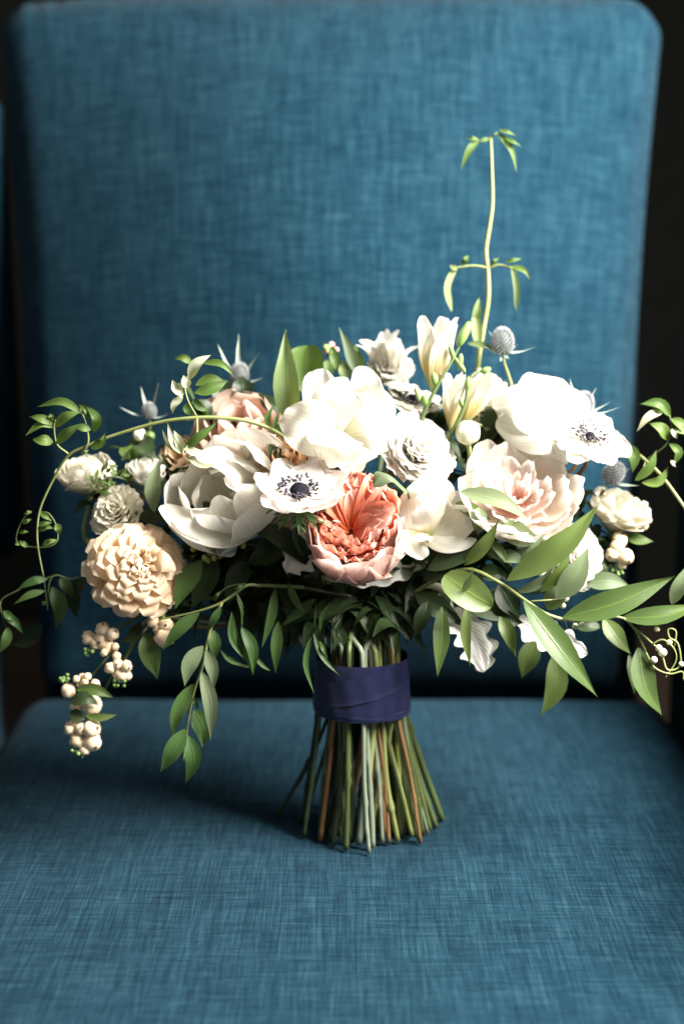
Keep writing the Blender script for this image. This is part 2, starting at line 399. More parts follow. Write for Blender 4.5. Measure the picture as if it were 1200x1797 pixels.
M_JASM = leaf_mat('jasmine_leaf', (0.0297, 0.0858, 0.0066), (0.0627, 0.1320, 0.0132), (0.0858, 0.1452, 0.0330), (0.0990, 0.1518, 0.0330), rough=.4, var=.2)
M_JASMP = leaf_mat('young_jasmine_leaf', (0.1920, 0.2816, 0.1024), (0.2944, 0.3328, 0.1920), (0.3520, 0.3712, 0.2688), (0.2880, 0.3328, 0.1600), rough=.5, var=.15)
M_LIME = leaf_mat('soft_lime_leaf', (0.0770, 0.1610, 0.0210), (0.1400, 0.2170, 0.0595), (0.1750, 0.2380, 0.0980), (0.1890, 0.2520, 0.0840), rough=.5, var=.12)
M_DUSTM = leaf_mat('felted_silver_leaf', (.44, .46, .42), (.62, .62, .58), (.66, .65, .62), (.70, .70, .66), trans=.08, rough=.9, spec=.1, var=.08, bump=.9, mott=240)
M_STEM_G = plain_mat('green_stem', (0.0450, 0.0713, 0.0189), (0.0900, 0.1166, 0.0378), rough=.42, scale=90, var=.3, stretch=(1, 1, .2))
M_STEM_Y = plain_mat('yellow_green_stem', (0.1620, 0.1980, 0.0540), (0.2280, 0.2520, 0.0960), rough=.45, scale=90, var=.15, stretch=(1, 1, .2))
M_STEM_B = plain_mat('tan_woody_stem', (0.1617, 0.0788, 0.0252), (0.2254, 0.1260, 0.0504), rough=.6, scale=120, var=.2, stretch=(1, 1, .2))
M_STEM_W = plain_mat('white_felted_stem', (.62, .62, .56), (.76, .75, .70), rough=.85, scale=160, stretch=(1, 1, .2))
M_STEM_GR = plain_mat('grey_green_stem', (0.1330, 0.1680, 0.1190), (0.1960, 0.2310, 0.1680), rough=.6, scale=100, stretch=(1, 1, .2))
M_STEM_D = plain_mat('dark_green_stem', (0.0176, 0.0304, 0.0110), (0.0352, 0.0501, 0.0198), rough=.5, scale=90, var=.3)
M_BUD = plain_mat('green_bud', (0.1120, 0.2240, 0.0420), (0.2100, 0.3080, 0.0980), rough=.45, scale=120, var=.2)
M_BUDW = plain_mat('cream_bud', (.62, .62, .36), (.80, .78, .58), rough=.5, scale=70)
M_BUDP = plain_mat('pink_bud', (.75, .35, .33), (.82, .52, .48), rough=.5, scale=90)
M_SEED = plain_mat('olive_seed', (.22, .22, .05), (.36, .34, .10), rough=.45, scale=150, var=.25)
M_BERRY = plain_mat('snowberry_skin', (.76, .58, .38), (.82, .68, .50), rough=.42, scale=45, sss=.35, var=.05, bump=.1)
M_BTIP = plain_mat('berry_tip', (.05, .03, .015), (.09, .05, .02), rough=.7)
M_THIS = plain_mat('thistle_head', (.14, .16, .17), (.36, .36, .37), rough=.7, scale=500)
M_THISD = plain_mat('thistle_core', (.10, .13, .12), (.18, .2, .2), rough=.8, scale=300)
M_BRACT = plain_mat('thistle_bract', (.17, .24, .18), (.34, .39, .35), rough=.6, scale=90)
M_NAVY = None
def ribbon_mat():
    m, nt, N = new_mat('navy_satin')
    uv = N('ShaderNodeUVMap'); mp = N('ShaderNodeMapping'); mp.inputs['Scale'].default_value = (8, 900, 1); L(nt, uv.outputs[0], mp.inputs[0])
    n = N('ShaderNodeTexNoise'); n.inputs['Scale'].default_value = 1; n.inputs['Detail'].default_value = 3; L(nt, mp.outputs[0], n.inputs['Vector'])
    col = mixc(nt, N, n.outputs[0], (.005, .007, .028), (.011, .014, .050))
    p = N('ShaderNodeBsdfPrincipled'); L(nt, col, p.inputs['Base Color']); p.inputs['Roughness'].default_value = .48; p.inputs['Specular IOR Level'].default_value = .55
    p.inputs['Sheen Weight'].default_value = .12; p.inputs['Sheen Tint'].default_value = (.5, .5, 1, 1); p.inputs['Anisotropic'].default_value = .5
    b = N('ShaderNodeBump'); b.inputs['Strength'].default_value = .25; b.inputs['Distance'].default_value = .0004; L(nt, n.outputs[0], b.inputs['Height']); L(nt, b.outputs[0], p.inputs['Normal'])
    o = N('ShaderNodeOutputMaterial'); L(nt, p.outputs[0], o.inputs[0]); return m
M_NAVY = ribbon_mat()
M_FLOOR = plain_mat('dark_oak_floor', (.020, .014, .010), (.035, .024, .016), rough=.5, scale=6, stretch=(1, 12, 1))
M_WALL = plain_mat('dark_wall_paint', (.005, .0055, .005), (.006, .0065, .006), rough=.9, scale=30, spec=.05)
M_WOOD = plain_mat('dark_wood', (.03, .017, .010), (.05, .03, .017), rough=.35, scale=20)

# ------------------------------------------------------------------ the setting
FZ = -0.47
def quad(name, pts, mat):
    o = link(name, mesh(name, np.array(pts, float), [tuple(range(len(pts)))], [(p[0], p[1]) for p in pts], smooth=False), mat)
    o['kind'] = 'structure'; return o
quad('floor', [(-4, -4, FZ), (4, -4, FZ), (4, 3, FZ), (-4, 3, FZ)], M_FLOOR)
quad('wall', [(-4, 2.2, FZ), (4, 2.2, FZ), (4, 2.2, 2.4), (-4, 2.2, 2.4)], M_WALL)

# ------------------------------------------------------------------ armchair
chair = thing('armchair', 'blue slubby linen wing armchair that the bouquet stands on', 'armchair', (0, .05, FZ))
def soft_box(name, h, r, fn, nseg=(20, 20, 10), bulge=(0, 0, 0), parent=chair, mat=M_FAB, disp=None, bexp=2.2):
    """a padded block: half sizes h, edge radius r, faces bulged; fn places it in the scene"""
    hx, hy, hz = h; verts = []; uv = []; faces = []; N0 = 0
    for ax in range(3):
        a, b = (ax + 1) % 3, (ax + 2) % 3
        for sgn in (-1, 1):
            na, nb = nseg[a], nseg[b]
            ga = np.sin(np.linspace(-1, 1, na + 1) * math.pi / 2) * .5 + np.linspace(-1, 1, na + 1) * .5
            gb = np.sin(np.linspace(-1, 1, nb + 1) * math.pi / 2) * .5 + np.linspace(-1, 1, nb + 1) * .5
            for j in range(nb + 1):
                for i in range(na + 1):
                    c = np.zeros(3); c[ax] = sgn; c[a] = ga[i]; c[b] = gb[j]
                    p = c * np.array(h)
                    inner = np.clip(p, -(np.array(h) - r), np.array(h) - r)
                    d = p - inner; ln = np.linalg.norm(d)
                    q = inner + d / ln * r if ln > 1e-9 else p
                    for k in range(3):
                        o1, o2 = (k + 1) % 3, (k + 2) % 3
                        q[k] += bulge[k] * (c[k]) * (1 - abs(c[o1]) ** (bexp if o1 == 0 else 2.2)) * (1 - abs(c[o2]) ** (bexp if o2 == 0 else 2.2))
                    if disp is not None: q = disp(q, c)
                    verts.append(fn(q)); uv.append((p[a], p[b]) if ax != 1 else (p[b], p[a]))
            for j in range(nb):
                for i in range(na):
                    k0 = N0 + j * (na + 1) + i; f = (k0, k0 + 1, k0 + na + 2, k0 + na + 1)
                    faces.append(f if sgn > 0 else f[::-1])
            N0 += (na + 1) * (nb + 1)
    me = mesh(name, np.array(verts) - wloc(parent), faces, uv)
    return link(name, me, mat, parent)

# seat cushion: its top is the plane z = 0
def seat_disp(q, c):
    q[2] -= .003 * math.exp(-((q[0] - .015) ** 2 + (q[1] - .02) ** 2) / .055 ** 2)
    q[2] += .0022 * mnoise.noise(Vector((q[0] * 7, q[1] * 7, 1.7))) - .0008
    return q
SEAT_F, SEAT_B = -.36, .37
soft_box('seat_cushion', (.335, (SEAT_B - SEAT_F) / 2, .075), .04,
         lambda q: np.array([q[0], (SEAT_B + SEAT_F) / 2 + q[1], -.075 + q[2] - .0]), (60, 60, 12), (0, .01, 0), disp=seat_disp)
# backrest: leans back, wider at the top, pillowed, puckered along its top seam
LEAN = math.radians(13)
BH = .376
def back_fn(q):
    k = (.309 + .044 * max(0, (q[2] + BH) / (2 * BH)) ** 2) / .328
    x = q[0] * k; z = q[2]; y = q[1]
    return np.array([x - .012, .415 + y * math.cos(LEAN) + (z + BH) * math.sin(LEAN), -.035 + (z + BH) * math.cos(LEAN) - y * math.sin(LEAN)])
def back_disp(q, c):
    top = max(0, (c[2] - .8) / .2)
    if c[1] < 0: q[1] += .10 * max(0, (-c[2] - .30) / .70) ** 1.5 * (1 - .5 * abs(c[0]) ** 3)
    if c[1] < 0:
        w = mnoise.noise(Vector((q[0] * 55, 2.2, 0))) + .5 * mnoise.noise(Vector((q[0] * 120, 7.2, 0)))
        q[1] += .007 * w * top ** 1.6
        q[1] += .004 * mnoise.noise(Vector((q[0] * 5, q[2] * 5, 3.3)))
    q[2] -= .012 * abs(c[0]) ** 4 * max(0, c[2]) - .004 * mnoise.noise(Vector((q[0] * 6, 0, 5))) * max(0, c[2])
    return q
soft_box('backrest_cushion', (.328, .085, BH), .042, back_fn, (110, 14, 60), (0, .115, .004), disp=back_disp, bexp=1.7)
# frame behind the cushion, wings flaring outward, arms below them
def slab_fn(cx, cy, cz, rz, lean=0):
    def f(q):
        c, s = math.cos(rz), math.sin(rz)
        y = q[1]; z = q[2]
        y2 = y + (z) * math.tan(lean)
        return np.array([cx + q[0] * c - y2 * s, cy + q[0] * s + y2 * c, cz + z])
    return f
soft_box('back_frame', (.34, .04, .40), .03, slab_fn(0, .60, .25, 0, LEAN), (16, 6, 16))
for sg in (-1, 1):
    rz = math.radians(-57) * sg
    soft_box('wing', (.03, .10, .25), .028, slab_fn(-.441 if sg < 0 else .462, .535, .36, rz, math.radians(0)), (8, 14, 16))
    def arm_rise(q, c):
        k = min(1, max(0, (q[1] + .02) / .34)); k = k * k * (3 - 2 * k)
        q[2] += .19 * k * (c[2] + 1) / 2
        return q
    soft_box('arm', (.055, .38, .18), .05, slab_fn(sg * .405 - .006, .12, .02, math.radians(-3) * sg), (10, 30, 14), disp=arm_rise)
soft_box('seat_base', (.40, .42, .10), .03, slab_fn(0, .10, -.26, 0), (14, 14, 6))
for sx_ in (-.34, .34):
    for sy_ in (-.26, .44):
        tube(chair, 'leg', [(sx_, sy_, FZ + .0), (sx_, sy_, -.34)], [.016, .026], M_WOOD, ns=10, n=4)

# ------------------------------------------------------------------ bouquet helpers
GRP_FL = 'flowers tied in the bouquet'; GRP_GR = 'foliage sprigs tied in the bouquet'
BIND = P(635, 1203, 0)
ZT, ZB = P(635, 1146, 0)[2], P(635, 1247, 0)[2]
RB = 85 * PX
FEET = []       # (foot pixel, radius px, material) taken in turn
def q5(x, y): return (400 + x * .375, 960 + y * .375)
for tx, ty, fx, fy, r, mt in [
    (470, 800, 225, 1265, 4.6, 'D'), (478, 800, 432, 1372, 3.8, 'B'), (525, 800, 462, 1330, 4.8, 'D'), (705, 800, 492, 1335, 6.8, 'W'),
    (640, 800, 540, 1372, 4.4, 'B'), (668, 800, 614, 1392, 6.2, 'GR'), (778, 800, 647, 1345, 5.6, 'Y'), (735, 800, 782, 1295, 5.2, 'G'),
    (815, 800, 808, 1340, 5.2, 'Y'), (800, 800, 880, 1332, 5.0, 'G'), (826, 800, 917, 1326, 4.4, 'B'), (848, 800, 1002, 1276, 5.4, 'G'),
    (838, 800, 972, 1308, 4.6, 'G'), (690, 800, 660, 1402, 4.8, 'Y'), (705, 800, 735, 1352, 3.6, 'B'), (600, 800, 520, 1310, 5, 'D'),
    (560, 800, 585, 1380, 4.4, 'D'), (640, 800, 700, 1340, 5, 'G'), (760, 800, 840, 1300, 5, 'G'), (770, 800, 755, 1310, 5, 'GR'),
    (500, 800, 350, 1290, 4.2, 'D'), (545, 800, 480, 1375, 4.2, 'D'), (720, 800, 860, 1350, 4.4, 'Y'), (830, 800, 945, 1325, 4.8, 'G'),
    (600, 800, 640, 1290, 4.2, 'D'), (790, 800, 905, 1280, 4.2, 'G')]:
    FEET.append((q5(tx, ty), q5(fx, fy), r, mt))
SMAT = dict(G=M_STEM_G, Y=M_STEM_Y, B=M_STEM_B, W=M_STEM_W, GR=M_STEM_GR, D=M_STEM_D)
nfoot = [0]
STEMLAB = dict(W='white felted cut stem', B='tan woody cut stem')
def stem(th, start, a_dir=None, foot=None, r=None, mat=None, bend=.05):
    """one stalk from the flower through the ribbon down to its cut end on the seat"""
    start = np.array(start)
    if foot is None:
        if nfoot[0] < len(FEET): i = nfoot[0]; nfoot[0] += 1
        else: i = None
    else: i = foot
    if i is not None:
        (bx, by), (fx, fy), rp, mt = FEET[i]
        rad = rp * PX * (.9 + .3 * RG.rand()); mat = SMAT[mt]
        ft = SEAT(fx, fy, .0005)
        off = (bx - 635) / 85
        depth = np.clip((ft[1] - BIND[1]) / .05, -1, 1)
        lim = math.sqrt(max(.05, .9 - off * off)); dy = np.clip(depth, -lim, lim)
        bb = np.array([BIND[0] + off * RB * .88, BIND[1] + dy * RB * .85, ZB])
        lab = STEMLAB.get(mt)
    else:
        mat = mat or [M_STEM_D, M_STEM_G, M_STEM_G, M_STEM_B, M_STEM_GR, M_STEM_Y][RG.randint(6)]; rad = RG.uniform(2.8, 5.2) * PX
        a = RG.uniform(0, 6.28); rr = RG.uniform(.1, .93)
        bb = np.array([BIND[0] + RB * rr * math.cos(a), BIND[1] + RB * rr * math.sin(a), ZB])
        ft = np.array([bb[0] + .020 * rr * math.cos(a) + .004, bb[1] + .018 * rr * math.sin(a) + .004, .0]); lab = None
    bt = bb.copy(); bt[2] = ZT + .004; bt[0] -= (ft[0] - bb[0]) * .25
    o_ = (bt - BIND)[:2]; r_ = np.linalg.norm(o_); 
    if r_ > .82 * RB: bt[:2] = BIND[:2] + o_ / r_ * .82 * RB
    bu = bt + np.array([0, 0, .015])
    out = start + (-np.asarray(a_dir) * bend if a_dir is not None else np.array([0, 0, -bend * .6]))
    mid = out * .45 + bt * .55; mid[2] = min(mid[2], out[2] * .5 + bt[2] * .5); mid[1] += .025 + .12 * max(0, abs(out[0] - BIND[0]) - .05); mid[0] = mid[0] * .6 + BIND[0] * .4; mid[2] += .01
    bu = bt + (mid - bt) * .3; bu[2] = bt[2] + max(.012, .3 * (mid[2] - bt[2])); bu[:2] = bt[:2] * .6 + bu[:2] * .4
    pts = [start, out, mid, bu, bt, bb, (bb + ft) / 2 + np.array([(bb[0] - ft[0]) * .06 + RG.uniform(-.003, .003), RG.uniform(-.002, .002), 0]), ft]
    return tube(th, 'stem', pts, [rad * .8, rad * .85, rad * .9, rad, rad, rad, rad, rad * 1.02], mat, ns=8, n=52, wob=.13, label=lab)

def frame(axis, roll=0):
    a = nrm(np.asarray(axis, float)); e = nrm(np.cross(a, np.array([.13, .2, .97]) if abs(a[2]) < .95 else np.array([1., 0, 0]))); b = np.cross(a, e)
    return a, e * math.cos(roll) + b * math.sin(roll), b * math.cos(roll) - e * math.sin(roll)
def rosette(th, c, axis, rings, seed=1, roll=0, jit=.08):
    """petals set round an axis; all sizes in pixels.  ring: n, pts [(radius, height)...], w, mat, and blade settings"""
    rs = np.random.RandomState(seed); a, e, b = frame(axis, roll)
    for kr, rg in enumerate(rings):
        rg = dict(rg); n = rg.pop('n'); pts = rg.pop('pts'); w = rg.pop('w'); mat = rg.pop('mat')
        ph = rg.pop('ph', kr * .7); ja = rg.pop('ja', .25); nm = rg.pop('name', 'petal'); js = rg.pop('js', jit); lean = rg.pop('lean', 0)
        arc = rg.pop('arc', (0, 2 * math.pi))
        for i in range(n):
            an = arc[0] + (arc[1] - arc[0]) * (i + ph) / n + rs.uniform(-ja, ja) * (arc[1] - arc[0]) / n
            k = 1 + rs.uniform(-js, js); dz = rs.uniform(-js, js) * 30
            pp = []
            for q, (rad, h) in enumerate(pts):
                an2 = an + lean * q / (len(pts) - 1)
                ee = e * math.cos(an2) + b * math.sin(an2)
                pp.append(np.asarray(c) + PX * (ee * rad * k + a * (h + dz * q / (len(pts) - 1))))
            ee = e * math.cos(an) + b * math.sin(an)
            blade(th, nm, pp, w * PX * (1 + rs.uniform(-js, js)), mat, side=np.cross(a, ee), seed=rs.randint(1e6), **rg)
def hand_petals(th, Q, lst, mat, **kw):
    """petals given by spine points (x, y in that crop, z pixels toward the viewer), width and facing"""
    for it in lst:
        pts, w, n, opt = it
        o = dict(kw); o.update(opt); m = o.pop('mat', mat)
        blade(th, 'petal', [P(*Q(x, y), z) for x, y, z in pts], w * Q(1, 0, True) * PX, m, n=V(*n), **o)
def crop(ox, oy, k):
    def q(x, y, scale=False): return k if scale else (ox + x * k, oy + y * k)
    return q
R1 = crop(0, 560, .375); R2 = crop(400, 530, .375); R3 = crop(750, 530, .375); R4 = crop(0, 960, .375)
R5 = crop(400, 960, .375); R6 = crop(750, 860, .375); R7 = crop(700, 200, .25); FULL = crop(0, 0, 1)
def sepals(th, c, axis, n, r, w, mat=None, reflex=.2):
    rosette(th, c, axis, [dict(n=n, pts=[(r * .15, -3), (r * .8, 4), (r * 1.35, r * (1 - reflex))], w=w, mat=mat or M_BUD, prof='leaf', nu=4, nv=6, cup=.5, name='sepal')], seed=int(r * 7) + n)

# ------------------------------------------------------------------ flowers
def flower(name, label, cat, c, group=GRP_FL): return thing(name, label, cat, c, group)

# coral garden rose, front
c = P(627, 935, 150); ax = V(-.02, .44, .9)
t = flower('garden_rose', 'coral garden rose with pale pink outer cup and ruffled heart, at the front centre', 'rose', c)
_a, _e, _b = frame(ax); _u = UP - _a * (UP @ _a); FA = math.atan2(-(_u @ _b), -(_u @ _e))
rosette(t, c, ax, [
    dict(n=6, pts=[(14, -58), (66, -48), (84, -8), (76, 36)], w=112, mat=M_PINKOUT, cup=.62, cup2=.5, tip=.12, edge=.03, nu=12, nv=12, ruff=.012, arc=(FA - 2.0, FA + 2.0)),
    dict(n=5, pts=[(12, -54), (58, -44), (76, -4), (68, 34)], w=104, mat=M_PINKOUT, cup=.7, cup2=.5, tip=.10, edge=.035, nu=12, nv=12, ruff=.02, ph=.5, arc=(FA - 1.7, FA + 1.7)),
    dict(n=5, pts=[(12, -54), (58, -44), (76, -10), (78, 12)], w=96, mat=M_CORAL, cup=.6, cup2=.4, tip=.1, edge=.04, nu=12, nv=12, ruff=.05, arc=(FA + 1.7, FA + 4.6)),
], seed=11, jit=.04)
a_, e_, b_ = frame(ax); rs = np.random.RandomState(5)
heart = P(617, 930, 150) + a_ * PX * 8
upv = nrm(UP - a_ * (UP @ a_)); rtv = np.cross(upv, a_)
frame_ang = math.atan2(-(upv @ b_), -(upv @ e_))
def rosepetal(parent, ang0, rad, ang1, depth, w, hh=34, bow=0, mat=M_CORAL, **k):
    """an upright sheet in the rose's heart: runs from near the heart outward, its upper edge toward the viewer"""
    pts = []
    d0 = rtv * math.cos(ang0) + upv * math.sin(ang0); d1 = rtv * math.cos(ang1) + upv * math.sin(ang1)
    pts = [heart + PX * (d0 * 6 - a_ * depth), heart + PX * (d0 * rad * .45 + a_ * (hh * .1 - depth * .4)), heart + PX * ((d0 + d1) * .5 * rad * .8 + a_ * hh * .5), heart + PX * (d1 * rad + a_ * hh)]
    tang = nrm(pts[-1] - pts[0]); blade(parent, 'petal', pts, w * PX, mat, side=nrm(np.cross(a_, tang) * .35 + a_ * .94 * (1 if rs.rand() < .5 else -1)), **k)
rosette(t, heart + upv * PX * 26, a_, [    # coral layers that fill the cup
    dict(n=9, pts=[(16, -34), (58, -22), (76, 4), (72, 22)], w=62, mat=M_CORAL, cup=.5, ruff=.08, rf=2.4, edge=.05, tip=.08, nu=12, nv=9),
    dict(n=9, pts=[(14, -34), (48, -22), (64, 2), (60, 24)], w=56, mat=M_CORAL, cup=.5, ruff=.10, rf=2.0, edge=.06, tip=.08, nu=12, nv=9, ph=.2),
    dict(n=8, pts=[(10, -32), (36, -20), (50, 0), (46, 22)], w=46, mat=M_CORAL, cup=.5, ruff=.12, rf=1.8, edge=.05, tip=.08, nu=12, nv=9, ph=.6, lean=.3),
], seed=14, jit=.07)
for i in range(7):       # fan of broad folds in the upper half
    an = math.radians(24 + 140 * i / 6 + rs.uniform(-6, 6)); rr = 58 + 38 * max(0, math.sin(an)) + rs.uniform(-5, 5)
    rosepetal(t, an + rs.uniform(-.2, .2), rr, an + rs.uniform(-.08, .08), 18, 46 + rs.uniform(-8, 8), hh=15 + 7 * rs.rand(), cup=.9 * rs.choice([-1, 1]), ruff=.04, rf=1.0, nu=10, nv=12, tip=.04, edge=.03, dent=.05)
for k, (ang, rr, ww) in enumerate([(58, 78, 40), (76, 92, 42), (92, 98, 40), (108, 92, 42), (126, 80, 40), (84, 66, 36), (104, 64, 36)]):   # ruffled petals turned to the viewer between the folds
    an = math.radians(ang); d = rtv * math.cos(an) + upv * math.sin(an)
    blade(t, 'petal', [heart + PX * (d * 6 - a_ * 18), heart + PX * (d * rr * .4 - a_ * 2), heart + PX * (d * rr * .75 + a_ * 7), heart + PX * (d * rr + a_ * 15)], ww * PX, M_CORAL, n=nrm(a_ + .3 * upv), cup=.5, ruff=.10, rf=2.2, nu=13, nv=11, tip=.1, edge=.05)
for k, (ang, rr, ww, h) in enumerate([(-4, 64, 56, 24), (10, 72, 60, 26), (-20, 60, 46, 24)]):   # broad smooth petals turned to the right
    an = math.radians(ang)
    d = rtv * math.cos(an) + upv * math.sin(an)
    blade(t, 'petal', [heart + PX * (d * 4 - a_ * 20), heart + PX * (d * 26 + upv * 8 + a_ * 6), heart + PX * (d * rr + upv * 14 + a_ * h)], ww * PX, M_CORAL, n=V(-.35, .3, .9), cup=.5, nu=10, nv=10, tip=.12, edge=.04, ruff=.05)
rosette(t, heart - upv * PX * 4, nrm(a_ - .1 * upv), [   # ruffles in the lower half
    dict(n=6, pts=[(6, -24), (22, -10), (32, 8)], w=36, mat=M_CORAL, cup=.7, ruff=.16, rf=3, edge=.06, tip=.08, arc=(frame_ang - 1.75, frame_ang + 1.75), nu=12, nv=8),
    dict(n=6, pts=[(8, -26), (34, -12), (46, 12)], w=44, mat=M_CORAL, cup=.6, ruff=.16, rf=3, edge=.06, tip=.08, arc=(frame_ang - 1.75, frame_ang + 1.75), nu=12, nv=8),
    dict(n=7, pts=[(10, -26), (46, -10), (58, 18)], w=48, mat=M_CORAL, cup=.6, ruff=.13, rf=3, edge=.06, tip=.08, arc=(frame_ang - 1.75, frame_ang + 1.75), nu=12, nv=8),
], seed=4)
stem(t, c - a_ * PX * 58, a_)

# peach garden rose, lower left
c = P(246, 994, 125); ax = V(.34, .26, .90)
t = flower('garden_rose', 'peach many-petalled garden rose at the lower left above the snowberries', 'rose', c)
rg = []
for k, (r, h, n, w) in enumerate([(87, -36, 10, 66), (86, -21, 11, 63), (80, -7, 11, 58), (71, 4, 10, 53), (61, 13, 10, 47), (50, 20, 9, 41), (39, 25, 8, 34), (28, 28, 7, 27), (16, 30, 5, 19)]):
    rg.append(dict(n=n, pts=[(r * .12, -30), (r * .55, h - 6 + .12 * (90 - r)), (r * .92, h + 4), (r * 1.0, h - 5)], w=w * 1.1, mat=M_PEACH, cup=.38, cup2=.26, ruff=.02, rf=1.2, edge=.03, ef=4, tip=.18, nu=9, nv=10, dent=.015, lean=rs.uniform(-.15, .15)))
rosette(t, c, ax, rg, seed=23, jit=.07)
for k in range(9):
    an = rs.uniform(0, 6.28); d = frame(ax)[1] * math.cos(an) + frame(ax)[2] * math.sin(an)
    blade(t, 'petal', [c + PX * (d * 3 + ax * 4), c + PX * (d * 12 + ax * 26), c + PX * (d * 26 + ax * 37)], 22 * PX, M_PEACH, side=ax, cup=.6, ruff=.2, rf=2, nu=8, nv=7)
blade(t, 'petal', [c + PX * (RIGHT * 12 + ax * 18), c + PX * (RIGHT * 30 + ax * 38 - UP * 2), c + PX * (RIGHT * 56 + ax * 16 - UP * 10)], 44 * PX, M_PEACH, n=V(.2, .2, 1), cup=-.5, ruff=.03, nu=10, nv=10, tip=.3)
stem(t, c - ax * PX * 34, ax)

# white tulip, left of centre
c = P(425, 880, 130)
t = flower('tulip', 'large white double tulip opening leftward beside the dark-eyed blush anemone', 'tulip', c)
ax = V(-.26, .36, .89); c2 = P(390, 868, 100)
rosette(t, c2, ax, [
    dict(n=5, pts=[(10, -78), (72, -56), (94, -4), (82, 50)], w=140, mat=M_WHITE, cup=.55, cup2=.5, tip=.26, edge=.02, nu=14, nv=16, ruff=.02),
    dict(n=5, pts=[(9, -72), (58, -46), (72, 4), (52, 52)], w=118, mat=M_WHITE, cup=.6, cup2=.5, tip=.26, edge=.02, nu=14, nv=16, ruff=.025, ph=.4),
    dict(n=4, pts=[(7, -62), (40, -34), (46, 10), (22, 44)], w=92, mat=M_WHITE, cup=.65, cup2=.5, tip=.26, edge=.02, nu=12, nv=14, ruff=.03, ph=.1),
], seed=77, jit=.09)
hand_petals(t, FULL, [
    ([(452, 895, 60), (484, 840, 40), (466, 790, 50), (418, 754, 78)], 96, (-.55, .1, .8), dict(cup=.7, cup2=.45, tip=.3, edge=.02)),
    ([(450, 905, 70), (436, 836, 100), (392, 800, 130), (344, 800, 128)], 96, (.1, .75, .65), dict(cup=-.7, cup2=-.5, tip=.3)),
    ([(452, 905, 70), (400, 932, 120), (335, 922, 140), (282, 886, 128)], 82, (.0, .45, .9), dict(cup=.75, cup2=.6, tip=.34, edge=.03)),
], M_WHITE, nu=14, nv=16, ruff=.018, dent=.03)
stem(t, P(455, 900, 70), V(-.8, .2, .5))

# white open tulip, top centre
c = P(605, 765, 120)
t = flower('tulip', 'big white open tulip at the top centre above the coral rose', 'tulip', c)
hand_petals(t, R2, [
    ([(520, 620, 60), (480, 500, 55), (430, 400, 70), (415, 318, 60)], 235, (-.1, .2, 1), dict(cup=.5, edge=.06, ef=3, tip=.24, ruff=.05)),
    ([(560, 620, 60), (620, 480, 50), (640, 380, 75), (620, 300, 62)], 240, (.15, .2, 1), dict(cup=.55, tip=.36)),
    ([(520, 640, 90), (505, 540, 130), (520, 430, 150), (540, 350, 120)], 240, (.1, .15, 1), dict(cup=-.5, cup2=-.35, tip=.28, edge=.03, ruff=.03)),
    ([(500, 640, 100), (420, 600, 150), (320, 560, 155), (250, 540, 110)], 250, (-.2, .1, 1), dict(cup=.45, cup2=.2, tip=.34, ruff=.03)),
    ([(520, 600, 110), (500, 640, 175), (490, 700, 180), (470, 765, 140)], 250, (.0, .15, 1), dict(cup=-.45, cup2=.25, tip=.3, edge=.04, ruff=.05)),
    ([(540, 620, 100), (640, 580, 120), (740, 590, 120), (820, 660, 80)], 270, (.25, .35, .9), dict(cup=-.6, cup2=-.4, tip=.3)),
    ([(540, 600, 80), (650, 500, 70), (740, 490, 70), (780, 560, 50)], 220, (.4, .3, .8), dict(cup=-.4, tip=.3)),
    ([(540, 640, 90), (590, 700, 130), (610, 750, 140), (610, 800, 120)], 190, (.1, .5, .85), dict(cup=.3, cup2=-.2, tip=.14, edge=.05)),
    ([(520, 640, 80), (470, 690, 110), (420, 700, 110), (360, 690, 80)], 170, (-.2, -.1, 1), dict(cup=-.3, tip=.3)),
], M_WHITE, nu=14, nv=16, dent=.035)
stem(t, P(595, 765, 80), V(-.1, .3, .9))

# white ruffled carnation behind the open tulip
def carnation(name, label, cpx, ax, R, mat, seed, n0=9, foot=None, depth=.8):
    c = P(*cpx); t = flower(name, label, 'carnation', c)
    rg = []
    for k, f in enumerate([1.0, .92, .78, .62, .45, .28, .12]):
        h = R * depth * math.sqrt(max(0, 1 - (f * .92) ** 2))
        rg.append(dict(n=max(4, n0 - 1 - k // 2), pts=[(R * .08, -R * .35), (R * f * .6, h - R * .22), (R * f, h)], w=R * (1.05 - .4 * (k / 6)), mat=mat, cup=.3, ruff=.055 - .02 * k / 6, rf=2.6, edge=.05, ef=7, tip=.08, nu=15, nv=8, ruff0=1.2))
    rosette(t, c, ax, rg, seed=seed, jit=.12)
    stem(t, c - ax * PX * R * .35, ax, foot=foot)
    return t
carnation('carnation', 'bright white frilled carnation beside the open white tulip, above the coral rose', (722, 800, 70), V(.35, .35, .87), 68, M_WHITE, 31)
carnation('carnation', 'white frilled carnation at the lower right, behind the long bright olive leaf', (985, 975, 60), V(.45, -.05, .9), 66, M_WHITE, 32)
carnation('carnation', 'small white frilled carnation above the peach rose at the left', (212, 905, 45), V(-.3, .45, .85), 50, M_CREAM, 33, n0=8)
carnation('carnation', 'blurred white frilled carnation half hidden behind the upright freesia', (684, 655, -90), V(.0, .5, .8), 42, M_WHITE, 34, n0=7)

